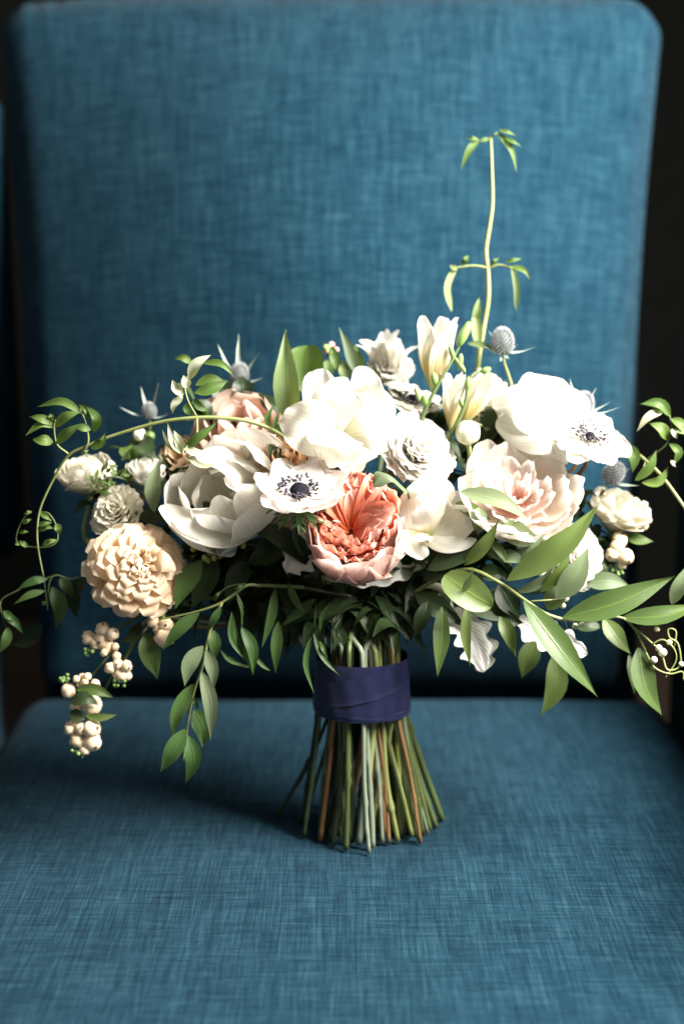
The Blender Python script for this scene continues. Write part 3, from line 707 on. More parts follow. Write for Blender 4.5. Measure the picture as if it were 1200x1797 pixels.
# white lisianthus, right of the coral rose
c = P(768, 920, 130)
t = flower('lisianthus', 'white lisianthus with broad loose petals just right of the coral rose', 'lisianthus', c)
hand_petals(t, R2, [
    ([(960, 1080, 60), (960, 980, 70), (980, 900, 90), (1060, 868, 70)], 220, (.1, .5, .9), dict(cup=.5, tip=.3)),
    ([(940, 1090, 70), (1040, 1060, 80), (1110, 1020, 105), (1160, 1000, 100)], 230, (-.3, .25, .95), dict(cup=.75, cup2=.5, tip=.3)),
    ([(930, 1100, 80), (900, 1000, 120), (910, 900, 145), (945, 810, 110)], 220, (-.2, .0, 1), dict(cup=-.5, cup2=-.35, tip=.36, edge=.04)),
    ([(950, 1070, 100), (950, 1000, 165), (930, 940, 180), (880, 900, 150)], 180, (.1, .1, 1), dict(cup=-.45, tip=.3, edge=.04)),
    ([(930, 1080, 80), (890, 1080, 130), (870, 1130, 145), (930, 1195, 120)], 150, (-.25, .2, .95), dict(cup=-.5, cup2=.2, tip=.3, mat=M_FREESIA)),
    ([(920, 1090, 70), (1000, 1120, 110), (1090, 1130, 125), (1160, 1105, 112)], 110, (.0, .6, .8), dict(cup=-.5, tip=.3)),
    ([(940, 1080, 70), (1060, 980, 60), (1120, 940, 60), (1150, 960, 50)], 200, (.2, .4, .9), dict(cup=.4, tip=.25)),
], M_WHITE, nu=14, nv=15, ruff=.03, dent=.04, edge=.02)
stem(t, P(750, 935, 60), V(0, .2, .9))

# anemones
def anemone(label, cpx, ax, R, n, seed, cupped, pm=M_ANEM, eye=.2, foot=None, bracts=True, st=.42):
    c = P(*cpx); t = flower('anemone', label, 'anemone', c)
    h = R * cupped
    rosette(t, c, ax, [
        dict(n=n, pts=[(R * .05, -2), (R * .45, h * .12), (R * .8, h * .45), (R * 1.0, h)], w=R * .95, mat=pm, prof='claw', cup=.35, cup2=.25, tip=.34, edge=.04, ef=4, nu=13, nv=12, ruff=.035),
        dict(n=n - 1, pts=[(R * .05, 0), (R * .42, h * .2 + 2), (R * .72, h * .55 + 2), (R * .88, h * 1.0 + 4)], w=R * .8, mat=pm, prof='claw', cup=.4, cup2=.3, tip=.34, edge=.04, ef=4, nu=13, nv=12, ruff=.035, ph=.4)], seed=seed, jit=.07)
    a, e, b = frame(ax)
    ball(t, 'flower_centre', c + a * PX * R * .10, PX * R * eye, M_DARK, sz=.75, axis=a, lump=.15)
    rr = np.random.RandomState(seed + 1); parts = []; fil = []
    for k in range(84):
        an = rr.uniform(0, 6.28); d = e * math.cos(an) + b * math.sin(an); rad = R * rr.uniform(eye * 1.25, st)
        p0 = c + PX * (d * R * eye * .8 + a * R * .04); p1 = c + PX * (d * rad + a * R * rr.uniform(.13, .26))
        fil.append(tube_mesh([p0, (p0 + p1) / 2 + a * PX * 1.5, p1], .00018, ns=4, n=5))
        parts.append(ball_mesh(p1, PX * R * .024, sz=1.7, nu=6, nv=4, axis=nrm(d + a * rr.uniform(-.3, .8))))
    v, f, u = merge(parts); s = link('anthers', mesh('anthers', v - wloc(t), f, u), M_STAM, t, kind='stuff')
    v, f, u = merge(fil); link('filaments', mesh('filaments', v - wloc(t), f, u), M_STAMG, t, kind='stuff')
    if bracts:
        cb = c - a * PX * R * .42
        for k in range(7):
            an = k / 7 * 6.28 + rr.uniform(-.2, .2); d = e * math.cos(an) + b * math.sin(an)
            br = blade(t, 'bract', [cb, cb + PX * (d * 22 + a * 6), cb + PX * (d * 46 - a * 2 - UP * 10)], 15 * PX, M_RUSC, n=a + .01 * e, prof='leaf', nu=4, nv=8, cup=.4, edge=.2)
            for q in range(4):
                f = .4 + .17 * q; sg = 1 if q % 2 else -1
                p0 = cb + PX * (d * 46 * f + a * 5 * (1 - f)); dd = nrm(d + sg * .9 * np.cross(a, d))
                blade(br, 'lobe', [p0, p0 + PX * (dd * 9 + a * 1), p0 + PX * (dd * 17 - UP * 3)], 6.5 * PX, M_RUSC, n=a + .01 * e, prof='leaf', nu=2, nv=4, cup=.3)
    stem(t, c - a * PX * 2, a, foot=foot)
    return t
anemone('blush white anemone with blue-black eye, front and centre beside the coral rose', (525, 868, 185), V(.02, .80, .60), 80, 7, 41, .30)
t = anemone('large white anemone with speckled black eye, its broad petals sweeping left, at the upper right', (1032, 770, 62), V(.16, .62, .76), 72, 6, 42, .02, pm=M_WHITE, eye=.12, st=.44, bracts=False)
hand_petals(t, R3, [
    ([(720, 610, 40), (610, 490, 52), (520, 400, 45), (455, 338, 20)], 250, (-.1, .5, .85), dict(cup=-.35, cup2=-.2, tip=.28, edge=.05)),
    ([(710, 620, 48), (560, 520, 72), (420, 450, 62), (300, 470, 30)], 270, (-.15, .45, .9), dict(cup=-.4, cup2=-.3, tip=.3, edge=.03)),
    ([(700, 640, 52), (560, 610, 82), (430, 600, 72), (320, 560, 40)], 210, (-.1, .1, 1), dict(cup=-.4, cup2=-.3, tip=.3)),
    ([(700, 650, 56), (620, 670, 82), (570, 700, 72), (545, 735, 50)], 180, (-.1, .1, 1), dict(cup=-.3, tip=.25, edge=.05)),
    ([(730, 600, 38), (690, 500, 40), (640, 420, 32), (600, 370, 15)], 210, (.2, .5, .8), dict(cup=-.3, tip=.28, edge=.04)),
    ([(715, 615, 30), (560, 560, 20), (430, 560, 10), (330, 600, -10)], 240, (-.2, -.2, 1), dict(cup=-.4, tip=.3)),
], M_WHITE, nu=14, nv=16, ruff=.02)
anemone('pale anemone behind the freesia, its dark eye half hidden', (722, 706, -10), V(.2, .75, .45), 58, 7, 43, .12, pm=M_WHITE, bracts=False)

# large white ranunculus seen from the side, right
def ranunculus(name, label, cat, cpx, ax, R, mat, seed, rings=((1, -.5), (1.02, -.1), (.98, .22), (.86, .45), (.7, .6), (.52, .7), (.34, .76), (.18, .78)), n0=8, foot=None, ruff=.03, edge=.03, wid=1.0, sep=True, inner=None):
    c = P(*cpx); t = flower(name, label, cat, c); rg = []
    m = len(rings)
    for k, (f, h) in enumerate(rings):
        rg.append(dict(n=max(4, n0 - k // 2), pts=[(R * .1, -R * .55), (R * f * .72, -R * .45 + .35 * R * (h + .5)), (R * f * 1.02, R * (h - .25)), (R * f * .93, R * h)], w=R * wid * (1.15 - .55 * k / m), mat=(inner if inner and k > m * .6 else mat),
                       cup=.55, cup2=.4, ruff=ruff, rf=2, edge=edge, ef=4, tip=.12, nu=11, nv=10))
    rosette(t, c, ax, rg, seed=seed, jit=.06)
    if sep: sepals(t, c - ax * PX * R * .56, ax, 5, R * .35, R * .25)
    stem(t, c - ax * PX * R * .55, ax, foot=foot)
    return t
ranunculus('garden_rose', 'pale greenish cream rose in side view at the far right', 'rose', (1083, 905, -10), V(.32, .86, .30), 56, M_CREAM, 52, rings=((.98, .25), (1.0, .5), (.92, .62), (.8, .66), (.62, .68), (.42, .7), (.22, .7)), n0=6, wid=1.25)
ranunculus('garden_rose', 'cream cupped rose in side view at the far left', 'rose', (155, 842, 10), V(-.1, .88, .35), 50, M_CREAM, 53, rings=((.98, .45), (1.0, .62), (.9, .7), (.75, .74), (.55, .76), (.35, .76), (.18, .76)), n0=6, wid=1.25)
ranunculus('rose_bud', 'small white rose bud left of the big white tulip', 'rose bud', (256, 838, 25), V(.05, .93, .3), 32, M_WHITE, 54, rings=((.95, .5), (.98, .85), (.8, .95), (.55, 1.0), (.3, 1.0)), n0=5, wid=1.35)
ranunculus('garden_rose', 'dusty pink rose behind the left tulip under the arching vine', 'rose', (422, 758, -10), V(-.10, .52, .84), 80, M_DUSTY, 55, n0=5, wid=1.5, ruff=.015, edge=.02, rings=((1, .0), (1.0, .3), (.85, .5), (.68, .6), (.48, .68), (.3, .72)))
ranunculus('ranunculus', 'small apricot ranunculus wedged behind the blush anemone', 'ranunculus', (506, 812, 40), V(.05, .5, .85), 56, M_ORANGE, 56, n0=8, ruff=.08, edge=.08)
ranunculus('garden_rose', 'blush rose tucked under the blush anemone and the left tulip', 'rose', (482, 900, 70), V(-.2, .15, .95), 42, M_BLUSH, 57, n0=6, wid=1.3, rings=((1, .0), (1.0, .3), (.8, .5), (.6, .6), (.4, .66)))
ranunculus('garden_rose', 'peach-cream rose half hidden above the left tulip', 'rose', (318, 800, -15), V(-.25, .5, .8), 40, M_PEACH, 58, n0=6, wid=1.3, rings=((1, .0), (1.0, .3), (.8, .5), (.6, .6), (.4, .66)))
ranunculus('ranunculus', 'cream ranunculus behind the freesias and the large white anemone, below the top sea holly', 'ranunculus', (852, 700, -40), V(-.1, .7, .5), 52, M_CREAM, 59, n0=7)

# blush peony, right
c = P(908, 872, 85); ax = V(.0, .52, .85)
t = flower('peony', 'blush peony with pink heart and cream outer petals at the right', 'peony', c)
rosette(t, c, ax, [
    dict(n=7, pts=[(8, -40), (62, -30), (96, 4), (104, 34)], w=110, mat=M_BLUSH, cup=.55, cup2=.45, tip=.24, edge=.05, nu=13, nv=12, ruff=.04),
    dict(n=7, pts=[(8, -36), (54, -24), (84, 8), (90, 36)], w=92, mat=M_BLUSH, cup=.55, cup2=.4, tip=.24, edge=.06, nu=13, nv=12, ruff=.05),
    dict(n=9, pts=[(6, -30), (36, -18), (58, 8), (62, 28)], w=50, mat=M_PEONY_IN, cup=.5, tip=.2, edge=.1, nu=10, nv=9, ruff=.08),
    dict(n=12, pts=[(4, -26), (24, -10), (36, 10), (38, 26)], w=26, mat=M_PEONY_IN, cup=.5, tip=.2, edge=.14, nu=8, nv=8, ruff=.1),
    dict(n=14, pts=[(3, -20), (12, -4), (18, 12), (20, 28)], w=16, mat=M_PEONY_IN, cup=.5, tip=.2, edge=.16, nu=6, nv=7, ruff=.12),
], seed=61, jit=.1)
stem(t, c - ax * PX * 38, ax)

# freesias
def freesia_bloom(parent, base, tip, W, seed, open_=1.0, mat=M_FREESIA):
    base = np.array(base); tip = np.array(tip); ln = np.linalg.norm(tip - base); a = nrm(tip - base); Rr = W / 2 / PX; Lp = ln / PX
    rosette(parent, base, a, [
        dict(n=3, pts=[(2.5, 0), (Rr * .42, Lp * .35), (Rr * .62, Lp * .72), (Rr * 1.05 * open_, Lp)], w=Rr * 1.25, mat=mat, prof='claw', cup=1.0, cup2=.5, tip=.28, edge=.06, nu=13, nv=12, ruff=.03),
        dict(n=3, pts=[(2, 0), (Rr * .38, Lp * .35), (Rr * .55, Lp * .7), (Rr * .9 * open_, Lp * .97)], w=Rr * 1.2, mat=mat, prof='claw', cup=1.0, cup2=.5, tip=.28, edge=.06, nu=13, nv=12, ruff=.03, ph=.5)], seed=seed, jit=.05)
def bud(parent, name, p0, p1, W, mat):
    p0 = np.array(p0); p1 = np.array(p1); ln = np.linalg.norm(p1 - p0)
    return ball(parent, name, (p0 + p1) / 2, ln / 2, mat, sx=W / ln, sz=1, axis=nrm(p1 - p0), nu=8, nv=7)
c = P(752, 715, 30)
t = flower('freesia', 'upright white freesia trumpet with yellow throat and green bud stalk at the top', 'freesia', c)
freesia_bloom(t, P(757, 685, 30), P(768, 556, 45), 92 * PX, 71, .95)
sp_ = [P(*R2(900, 600), 60), P(*R2(915, 520), 62), P(*R2(985, 380), 64), P(*R2(1050, 270), 62), P(*R2(1110, 150), 55)]
tube(t, 'flower_stalk', sp_, [4.5 * PX, 3.6 * PX, 2.6 * PX, 2 * PX], M_STEM_G, ns=7)
for (x0, y0, x1, y1, w) in [(1075, 210, 1130, 90, 17), (1060, 280, 1035, 200, 10), (1080, 320, 1090, 240, 11), (975, 400, 960, 330, 13), (930, 500, 915, 430, 14), (900, 470, 875, 395, 9)]:
    bud(t, 'bud', P(*R2(x0, y0), 60), P(*R2(x1, y1), 62), w * PX, M_BUD)
stem(t, sp_[0], V(0, .9, .2))
c = P(815, 745, 30)
t = flower('freesia', 'freesia spray with two pale yellow-white hanging trumpets beside the small round bud', 'freesia', c)
freesia_bloom(t, P(790, 755, 25), P(802, 655, 45), 66 * PX, 72, .9)
freesia_bloom(t, P(812, 745, 30), P(862, 655, 40), 62 * PX, 73, .9)
tube(t, 'flower_stalk', [P(*R2(990, 690), 60), P(*R2(1060, 590), 62), P(*R2(1110, 470), 62), P(*R2(1130, 360), 58), P(*R2(1180, 320), 50)], [5 * PX, 4 * PX, 3 * PX], M_STEM_G, ns=7)
tube(t, 'flower_stalk', [P(*R2(1060, 590), 62), P(*R2(1120, 560), 66), P(*R2(1185, 580), 60)], [4 * PX, 3 * PX], M_STEM_G, ns=7)
for (x0, y0, x1, y1, w) in [(1120, 420, 1125, 350, 12), (1100, 500, 1085, 450, 10), (1180, 330, 1230, 310, 12), (1110, 330, 1060, 260, 10)]:
    bud(t, 'bud', P(*R2(x0, y0), 60), P(*R2(x1, y1), 62), w * PX, M_BUD)
stem(t, P(*R2(990, 690), 60), V(.2, .9, .2))
c = P(672, 640, -80)
t = flower('freesia', 'blurred white freesia bloom at the back left of the upright trumpet', 'freesia', c)
freesia_bloom(t, P(682, 660, -90), P(662, 590, -70), 76 * PX, 74, 1.2, M_WHITE); freesia_bloom(t, P(690, 665, -80), P(700, 600, -60), 60 * PX, 75, 1.2, M_WHITE)
stem(t, P(684, 664, -90), V(0, .9, .1))
# round scabiosa bud
c = P(820, 758, 75)
t = flower('flower_bud', 'round cream bud on a bare green stalk between freesia and peony', 'bud', c)
ball(t, 'bud', c, 21 * PX, M_BUDW, sz=.9, axis=V(0, 1, .2), lump=.2)
rosette(t, c, V(0, 1, .2), [dict(n=8, pts=[(5, -22), (19, -14), (22, 2), (17, 14)], w=15, mat=M_BUDW, cup=.6, nu=5, nv=7, name='petal')], seed=3)
tube(t, 'flower_stalk', [P(820, 770, 72), P(824, 800, 60), P(822, 850, 20)], 4.2 * PX, M_STEM_Y); stem(t, P(822, 850, 20), V(0, .9, .2))
c = P(252, 768, -20)
t = flower('flower_bud', 'tight cream and green bud cluster below the arching vine at the left', 'bud', c)
for k in range(9):
    d = np.array([rs.uniform(-12, 12), rs.uniform(-10, 10), rs.uniform(-8, 8)]); ball(t, 'bud', P(252 + d[0], 768 + d[1], -20 + d[2]), PX * rs.uniform(5, 10), M_BUDW if k % 3 else M_BUD, lump=.1)
stem(t, c - UP * 12 * PX, V(0, 1, 0))

# thistles
def thistle(label, cpx, ax, R, seed, bracts, dark=False, foot=None):
    c = P(*cpx); t = flower('sea_holly', label, 'sea holly', c); a, e, b = frame(ax); rr = np.random.RandomState(seed)
    ball(t, 'head', c, PX * R * .82, M_THISD, sz=1.35, axis=a)
    parts = []
    for k in range(190):
        f = (k + .5) / 190; th = math.acos(1 - 1.75 * f); ph = k * 2.39996
        d = e * math.sin(th) * math.cos(ph) + b * math.sin(th) * math.sin(ph); up = math.cos(th)
        p = c + PX * R * (.8 * d + 1.15 * a * up); nn = nrm(d + a * (up * .8 + .25))
        v, fc, u = tube_mesh([p - nn * PX * 1, p + nn * PX * R * .12, p + nn * PX * R * .34], [PX * R * .075, PX * R * .06, PX * R * .008], ns=4, n=3)
        parts.append((v, fc, u))
    v, f, u = merge(parts); link('florets', mesh('florets', v - wloc(t), f, u), M_THIS, t, kind='stuff')
    cb = c - a * PX * R * .95
    for (r_, u_, t_, ln, w) in bracts:
        d = V(r_, u_, t_)
        blade(t, 'bract', [cb, cb + d * PX * ln * .5 - a * PX * 2, cb + d * PX * ln + a * PX * ln * .12], w * PX, M_BRACT, n=nrm(a + .3 * V(0, .2, 1)), prof='spear', nu=4, nv=8, fold=.4, cup=.2, edge=.2, ef=7)
    stem(t, cb, a, foot=foot)
thistle('grey spiky sea holly head at the top right beside the freesia buds', (881, 601, -10), V(-.05, .95, .2), 20, 81, [(1, .05, .2, 56, 11), (.9, .4, 0, 30, 8), (-.6, .8, .2, 42, 9), (-.8, .1, .5, 40, 12), (.4, -.5, .6, 26, 7), (-.2, -.7, .5, 24, 7)])
thistle('grey spiky sea holly head above the large white anemone at the right', (1022, 712, 0), V(.2, .9, .2), 19, 82, [(-.35, 1, 0, 62, 11), (1, .35, .1, 52, 8), (1, .1, .2, 66, 8), (.6, 1, .1, 50, 9), (.8, -.2, .4, 40, 7)])
thistle('dark sea holly head in the gap between large anemone and peony', (899, 792, 10), V(.3, .6, .6), 19, 83, [(.9, .1, .3, 34, 8), (-.9, .2, .3, 34, 8), (.3, -.9, .3, 30, 8)])
thistle('sea holly head under the large white anemone, above the greenish cream rose', (1076, 832, 25), V(.45, .7, .5), 18, 84, [(1, -.25, .2, 52, 9), (.6, -.5, .3, 44, 8), (.9, .5, .1, 40, 9), (-.4, -.5, .5, 30, 8)])
thistle('blurred silvery sea holly with long bracts at the top left', (420, 658, -60), V(.1, .85, .3), 17, 85, [(.0, 1, .1, 82, 10), (-.55, .9, .1, 74, 10), (.6, .8, .1, 60, 9), (1, .1, .2, 44, 10), (-1, .1, .3, 44, 10), (.2, -.6, .6, 36, 9)])
thistle('small blurred sea holly behind the vine at the far left', (262, 722, -60), V(-.1, .9, .2), 13, 86, [(.3, 1, .1, 58, 7), (-.3, 1, .1, 54, 7), (-1, .25, .1, 54, 7), (1, .1, .2, 36, 7)])

# small pink buds at the back
c = P(578, 605, -70)
t = flower('bud_sprig', 'tiny pink bud sprig at the back beside the pointed upright leaf', 'bud', c)
for k in range(8):
    ball(t, 'bud', P(578 + rs.uniform(-12, 14), 606 + rs.uniform(-8, 14), -70 + rs.uniform(-6, 6)), PX * rs.uniform(4.5, 7), M_BUDP if k % 3 else M_BUD, lump=.1)
tube(t, 'flower_stalk', [P(578, 612, -70), P(576, 660, -60), P(590, 740, -30)], 2.2 * PX, M_STEM_G); stem(t, P(590, 740, -30), V(0, 1, 0))

# ------------------------------------------------------------------ foliage
def sprig(name, label, cat, c): return thing(name, label, cat, c, GRP_GR)
def leaves(t, Q, lst, mat, name='leaf', **kw):
    """(base x, y, z), (tip x, y, z), width, sag at the middle (x, y, z), facing"""
    k = Q(1, 0, True)
    for it in lst:
        b, tp, w = it[0], it[1], it[2]
        sag = it[3] if len(it) > 3 else (0, 0, 8); n = it[4] if len(it) > 4 else (0, .35, 1); o = dict(kw); o.update(it[5] if len(it) > 5 else {})
        m = o.pop('mat', mat)
        p0, p1 = np.array([*Q(b[0], b[1]), b[2]]), np.array([*Q(tp[0], tp[1]), tp[2]])
        sg = np.array([sag[0] * k, sag[1] * k, sag[2]])
        mid = (p0 + p1) / 2 + sg
        o.setdefault('twist', RG.uniform(-.35, .35)); w = w * RG.uniform(.88, 1.08)
        o.setdefault('prof', 'leaf'); o.setdefault('cup', .35); o.setdefault('fold', .12); o.setdefault('nu', 6); o.setdefault('nv', 12); o.setdefault('ruff', .012); o.setdefault('rf', 1.5); o.setdefault('dent', .035); o.setdefault('edge', .05); o.setdefault('ef', 5)
        blade(t, name, [P(*p0), P(*mid), P(*p1)], w * k * PX, m, n=V(*n), **o)
def twig(t, Q, pts, r, mat, name='twig'): return tube(t, name, [P(*Q(x, y), z) for x, y, z in pts], [q * PX for q in np.atleast_1d(r)], mat, ns=6)

# arching jasmine vine on the left
c = P(497, 766, 60)
t = sprig('jasmine_vine', 'jasmine vine arching out over the far left with small paired leaves', 'vine', c)
tube(t, 'twig', [P(530, 800, 40), P(497, 766, 90), P(450, 743, 118), P(400, 734, 130), P(345, 733, 140), P(280, 741, 140), P(200, 764, 135), P(150, 784, 130), P(120, 800, 125), P(95, 840, 115), P(72, 890, 105), P(66, 930, 100), P(68, 965, 95), P(77, 1012, 85)], [3.6 * PX, 3.6 * PX, 3.2 * PX, 2.6 * PX, 1.8 * PX, 1.3 * PX], M_STEM_Y, ns=7, n=70)
for pts in ([(320, 630, 130), (268, 585, 135), (255, 510, 140), (262, 470, 140)], [(400, 612, 132), (415, 560, 138), (400, 480, 140), (375, 420, 138)], [(920, 455, 140), (880, 380, 150), (866, 300, 150), (900, 235, 145)], [(922, 458, 140), (922, 530, 155), (900, 575, 165), (862, 625, 170)]):
    twig(t, R1, pts, [1.9, 1.3], M_JASMP and M_STEM_Y)
Zj = 140
leaves(t, R1, [
    ((252, 575, Zj), (152, 562, Zj + 5), 52), ((250, 508, Zj), (122, 545, Zj + 5), 42, (10, -35, 5)), ((250, 492, Zj), (138, 458, Zj + 8), 44, (0, -10, 5)),
    ((262, 582, Zj), (378, 488, Zj + 15), 60), ((258, 502, Zj), (382, 432, Zj + 10), 55, (0, -12, 8)), ((392, 445, Zj), (172, 412, Zj - 5), 48, (10, -42, 8)), ((245, 475, Zj), (238, 440, Zj), 26),
    ((420, 472, Zj), (368, 398, Zj), 36, (15, -8, 6)), ((440, 530, Zj), (404, 403, Zj + 6), 46, (32, 0, 6)), ((428, 518, Zj), (348, 514, Zj + 5), 42, (0, -8, 4)), ((425, 602, Zj), (494, 532, Zj + 5), 50, (18, 12, 5)), ((380, 632, Zj), (418, 612, Zj), 24),
    ((910, 345, Zj), (1068, 288, Zj - 10), 62, (0, 10, 8)), ((915, 310, Zj - 8), (1060, 300, Zj - 20), 52, (0, -24, 5)), ((905, 372, Zj - 15), (978, 432, Zj - 20), 36, (-5, 10, 4)), ((950, 205, Zj), (1102, 272, Zj), 36, (10, -28, 5)),
    ((900, 210, Zj), (815, 185, Zj), 40, (0, -16, 5)), ((862, 602, 165), (1018, 482, 170), 50, (-10, 12, 8)), ((870, 395, Zj - 18), (900, 455, Zj - 20), 46),
], M_JASM, ruff=.03)
leaves(t, R1, [
    ((884, 285, Zj + 5), (988, 168, Zj), 62, (-12, -14, 10), (-.2, .2, 1), dict(cup=.8)), ((860, 352, Zj + 5), (808, 285, Zj + 8), 52, (-6, 10, 10), (.1, .2, 1), dict(cup=.9)), ((856, 358, Zj), (806, 445, Zj + 6), 42, (-14, 0, 6)),
    ((880, 320, Zj + 8), (858, 262, Zj + 12), 50), ((852, 632, 168), (785, 488, 175), 36, (-10, 12, 8), (.2, 0, 1), dict(cup=.8)), ((846, 634, 168), (758, 515, 172), 30, (-8, 14, 6)), ((868, 640, 170), (1042, 668, 175), 30, (-5, 34, 8)), ((872, 590, 168), (980, 628, 165), 44, (-20, 14, 8)), ((850, 628, 168), (815, 520, 172), 42, (6, 0, 8)),
], M_JASMP, ruff=.03)
# ring-shaped spray at its lower end
twig(t, R1, [(185, 1070, 92), (120, 1062, 90), (80, 1045, 90), (85, 990, 90), (115, 930, 90), (150, 902, 90)], [1.3, .9], M_STEM_G)
twig(t, R1, [(185, 1070, 92), (240, 1062, 95), (272, 1030, 95), (262, 960, 92), (230, 910, 90), (190, 900, 90)], [1.3, .9], M_STEM_G)
leaves(t, R1, [((175, 962, 95), (248, 952, 98), 30), ((185, 992, 95), (256, 980, 98), 28, (0, -14, 4)), ((92, 998, 90), (140, 994, 92), 20), ((95, 1052, 90), (72, 1048, 90), 26), ((200, 1055, 95), (272, 1030, 98), 32), ((268, 958, 92), (282, 1008, 92), 34), ((108, 955, 90), (150, 935, 92), 28), ((190, 902, 90), (246, 945, 92), 34), ((130, 1066, 90), (92, 1036, 90), 26), ((150, 900, 90), (112, 912, 90), 22)], M_JASM)
twig(t, R4, [(205, 130, 82), (225, 300, 80)], [.8, .6], M_STEM_G)
stem(t, P(530, 800, 40), V(-.7, .4, .3))

# trailing vine, far lower left
c = P(130, 1015, 30)
t = sprig('jasmine_vine', 'dim trailing vine with drooping leaves at the far lower left', 'vine', c)
twig(t, R4, [(560, 170, 20), (400, 140, 30), (330, 150, 50), (262, 132, 60), (232, 170, 62), (226, 290, 62)], [2, 1.6, 1.1], M_STEM_G)
twig(t, R4, [(262, 132, 60), (150, 170, 65), (75, 208, 70), (8, 250, 70), (14, 330, 70), (40, 400, 70)], [1.4, 1.0], M_STEM_G)
leaves(t, R4, [((225, 150, 62), (84, 198, 70), 44, (0, -14, 6)), ((212, 205, 65), (66, 268, 72), 42, (0, -10, 6)), ((245, 185, 62), (262, 385, 66), 82, (30, 0, 6)), ((12, 318, 70), (112, 408, 70), 46, (10, -14, 5)), ((42, 372, 70), (-5, 498, 70), 50, (14, 0, 5)), ((18, 298, 70), (82, 352, 70), 36), ((5, 255, 70), (-60, 300, 70), 40), ((285, 140, 55), (345, 235, 52), 60), ((215, 255, 62), (195, 270, 62), 24)], M_RUSC)
leaves(t, R4, [((330, 160, 45), (360, 330, 30), 80), ((400, 150, 35), (300, 260, 20), 90), ((200, 360, 40), (60, 460, 20), 90, (0, 20, 0), (0, .2, 1))], M_DEEP)
stem(t, P(*R4(560, 170), 20), V(-.9, .1, .2))

# ruscus branch hanging at the front left
c = P(530, 1032, 60)
t = sprig('ruscus_branch', 'fresh green ruscus branch drooping in front of the chair seat at the left', 'branch', c)
twig(t, R4, [(1420, 190, 60), (1300, 182, 85), (1210, 180, 100), (1150, 182, 108), (1040, 258, 115), (920, 302, 118), (740, 342, 112)], [3.4, 3.2, 2.6, 1.8, 1.2], M_STEM_Y)
twig(t, R4, [(1040, 258, 115), (985, 390, 120), (948, 560, 122), (905, 690, 122), (878, 850, 120), (858, 1000, 118)], [2.6, 2.2, 1.2], M_STEM_Y)
twig(t, R4, [(1105, 215, 110), (1135, 280, 114), (1132, 370, 116)], [1.6, 1.1], M_STEM_G); twig(t, R4, [(1150, 170, 108), (1060, 190, 112), (1000, 250, 116)], [1.2, .9], M_STEM_G)
Z = 122
leaves(t, R4, [
    ((935, 308, Z), (758, 485, Z), 66, (-6, -12, 8)), ((1036, 278, Z), (968, 404, Z), 46), ((1002, 388, Z - 8), (1008, 525, Z - 10), 62), ((905, 640, Z), (804, 895, Z + 4), 72, (-22, 10, 8)), ((905, 700, Z), (928, 765, Z), 26),
    ((908, 760, Z - 6), (948, 935, Z - 8), 92, (24, 0, 5)), ((868, 852, Z + 5), (752, 1055, Z + 10), 84, (0, 4, 8)), ((880, 880, Z + 6), (868, 1110, Z + 12), 84, (34, 0, 8)), ((1085, 300, Z), (1160, 545, Z + 4), 28, (-40, 10, 4)), ((1130, 372, Z), (1186, 598, Z + 4), 62, (24, -10, 6)),
    ((1030, 480, Z - 4), (1168, 562, Z), 24, (-18, 14, 3)), ((1108, 225, Z), (1130, 370, Z), 18, (14, 0, 3)), ((1150, 182, Z - 6), (1092, 196, Z), 26), ((1000, 250, Z), (1032, 205, Z), 22),
], M_RUSC)
leaves(t, R4, [((952, 462, Z + 8), (864, 655, Z + 12), 74, (-22, -10, 8), (.2, .3, 1)), ((965, 478, Z + 6), (1002, 665, Z + 6), 58, (14, 0, 6), (-.2, .3, 1)), ((944, 578, Z + 10), (986, 905, Z + 12), 72, (22, -10, 8), (-.1, .3, 1))], M_PALE)
leaves(t, R5, [((222, 192, 110), (158, 475, 118), 52, (14, -10, 6)), ((235, 345, 105), (222, 592, 108), 60), ((282, 168, 105), (366, 312, 112), 44, (-8, 10, 6)), ((412, 242, 90), (248, 372, 100), 56), ((65, 372, 116), (116, 602, 118), 60, (10, 0, 5)), ((18, 300, 116), (98, 545, 118), 26, (-16, 20, 4)), ((-5, 508, 112), (108, 565, 112), 22, (0, 10, 3)), ((122, 508, 110), (204, 582, 112), 24, (0, 10, 3)), ((412, 250, 92), (404, 400, 100), 10), ((392, 402, 100), (404, 692, 108), 30, (-34, 0, 4)), ((398, 400, 100), (524, 606, 108), 30, (-16, 10, 4)), ((430, 440, 100), (466, 522, 104), 22), ((482, 258, 90), (430, 402, 96), 26, (-16, 0, 3))], M_RUSC)
stem(t, P(*R4(1420, 190), 60), V(-.9, .2, .3))

# dark leaves round the peach rose and underneath
c = P(335, 985, 60)
t = sprig('eucalyptus_sprig', 'broad dark green leaves and olive seed cluster right of the peach rose', 'sprig', c)
leaves(t, R4, [((945, 60, 100), (818, 295, 118), 105, (-10, -8, 6), (-.2, .3, 1), dict(mat=M_RUSC)), ((1010, 40, 60), (900, 290, 70), 120), ((1150, 60, 60), (1060, 280, 70), 110)], M_DEEP)
leaves(t, R1, [((1500, 1170, 100), (1100, 950, 110), 130, (30, -30, 10)), ((1330, 1050, 60), (1150, 1150, 70), 120), ((1020, 920, 60), (880, 870, 60), 90)], M_DEEP)
for (x, y, r) in [(950, 1048, 5.4), (905, 1075, 5.4), (985, 1092, 5.6), (1027, 1052, 5), (1012, 1010, 6), (958, 1118, 5.2), (1003, 1118, 5.2), (1030, 1108, 4.8), (1137, 1060, 5), (975, 1130, 4.5)]:
    ball(t, 'seed', P(*R1(x, y), 104), r * PX, M_SEED, nu=8, nv=6, sz=1.15)
    twig(t, R1, [(x, y, 104), ((x + 1020) / 2, (y + 1040) / 2, 100), (1040, 1045, 95)], .7, M_STEM_G)
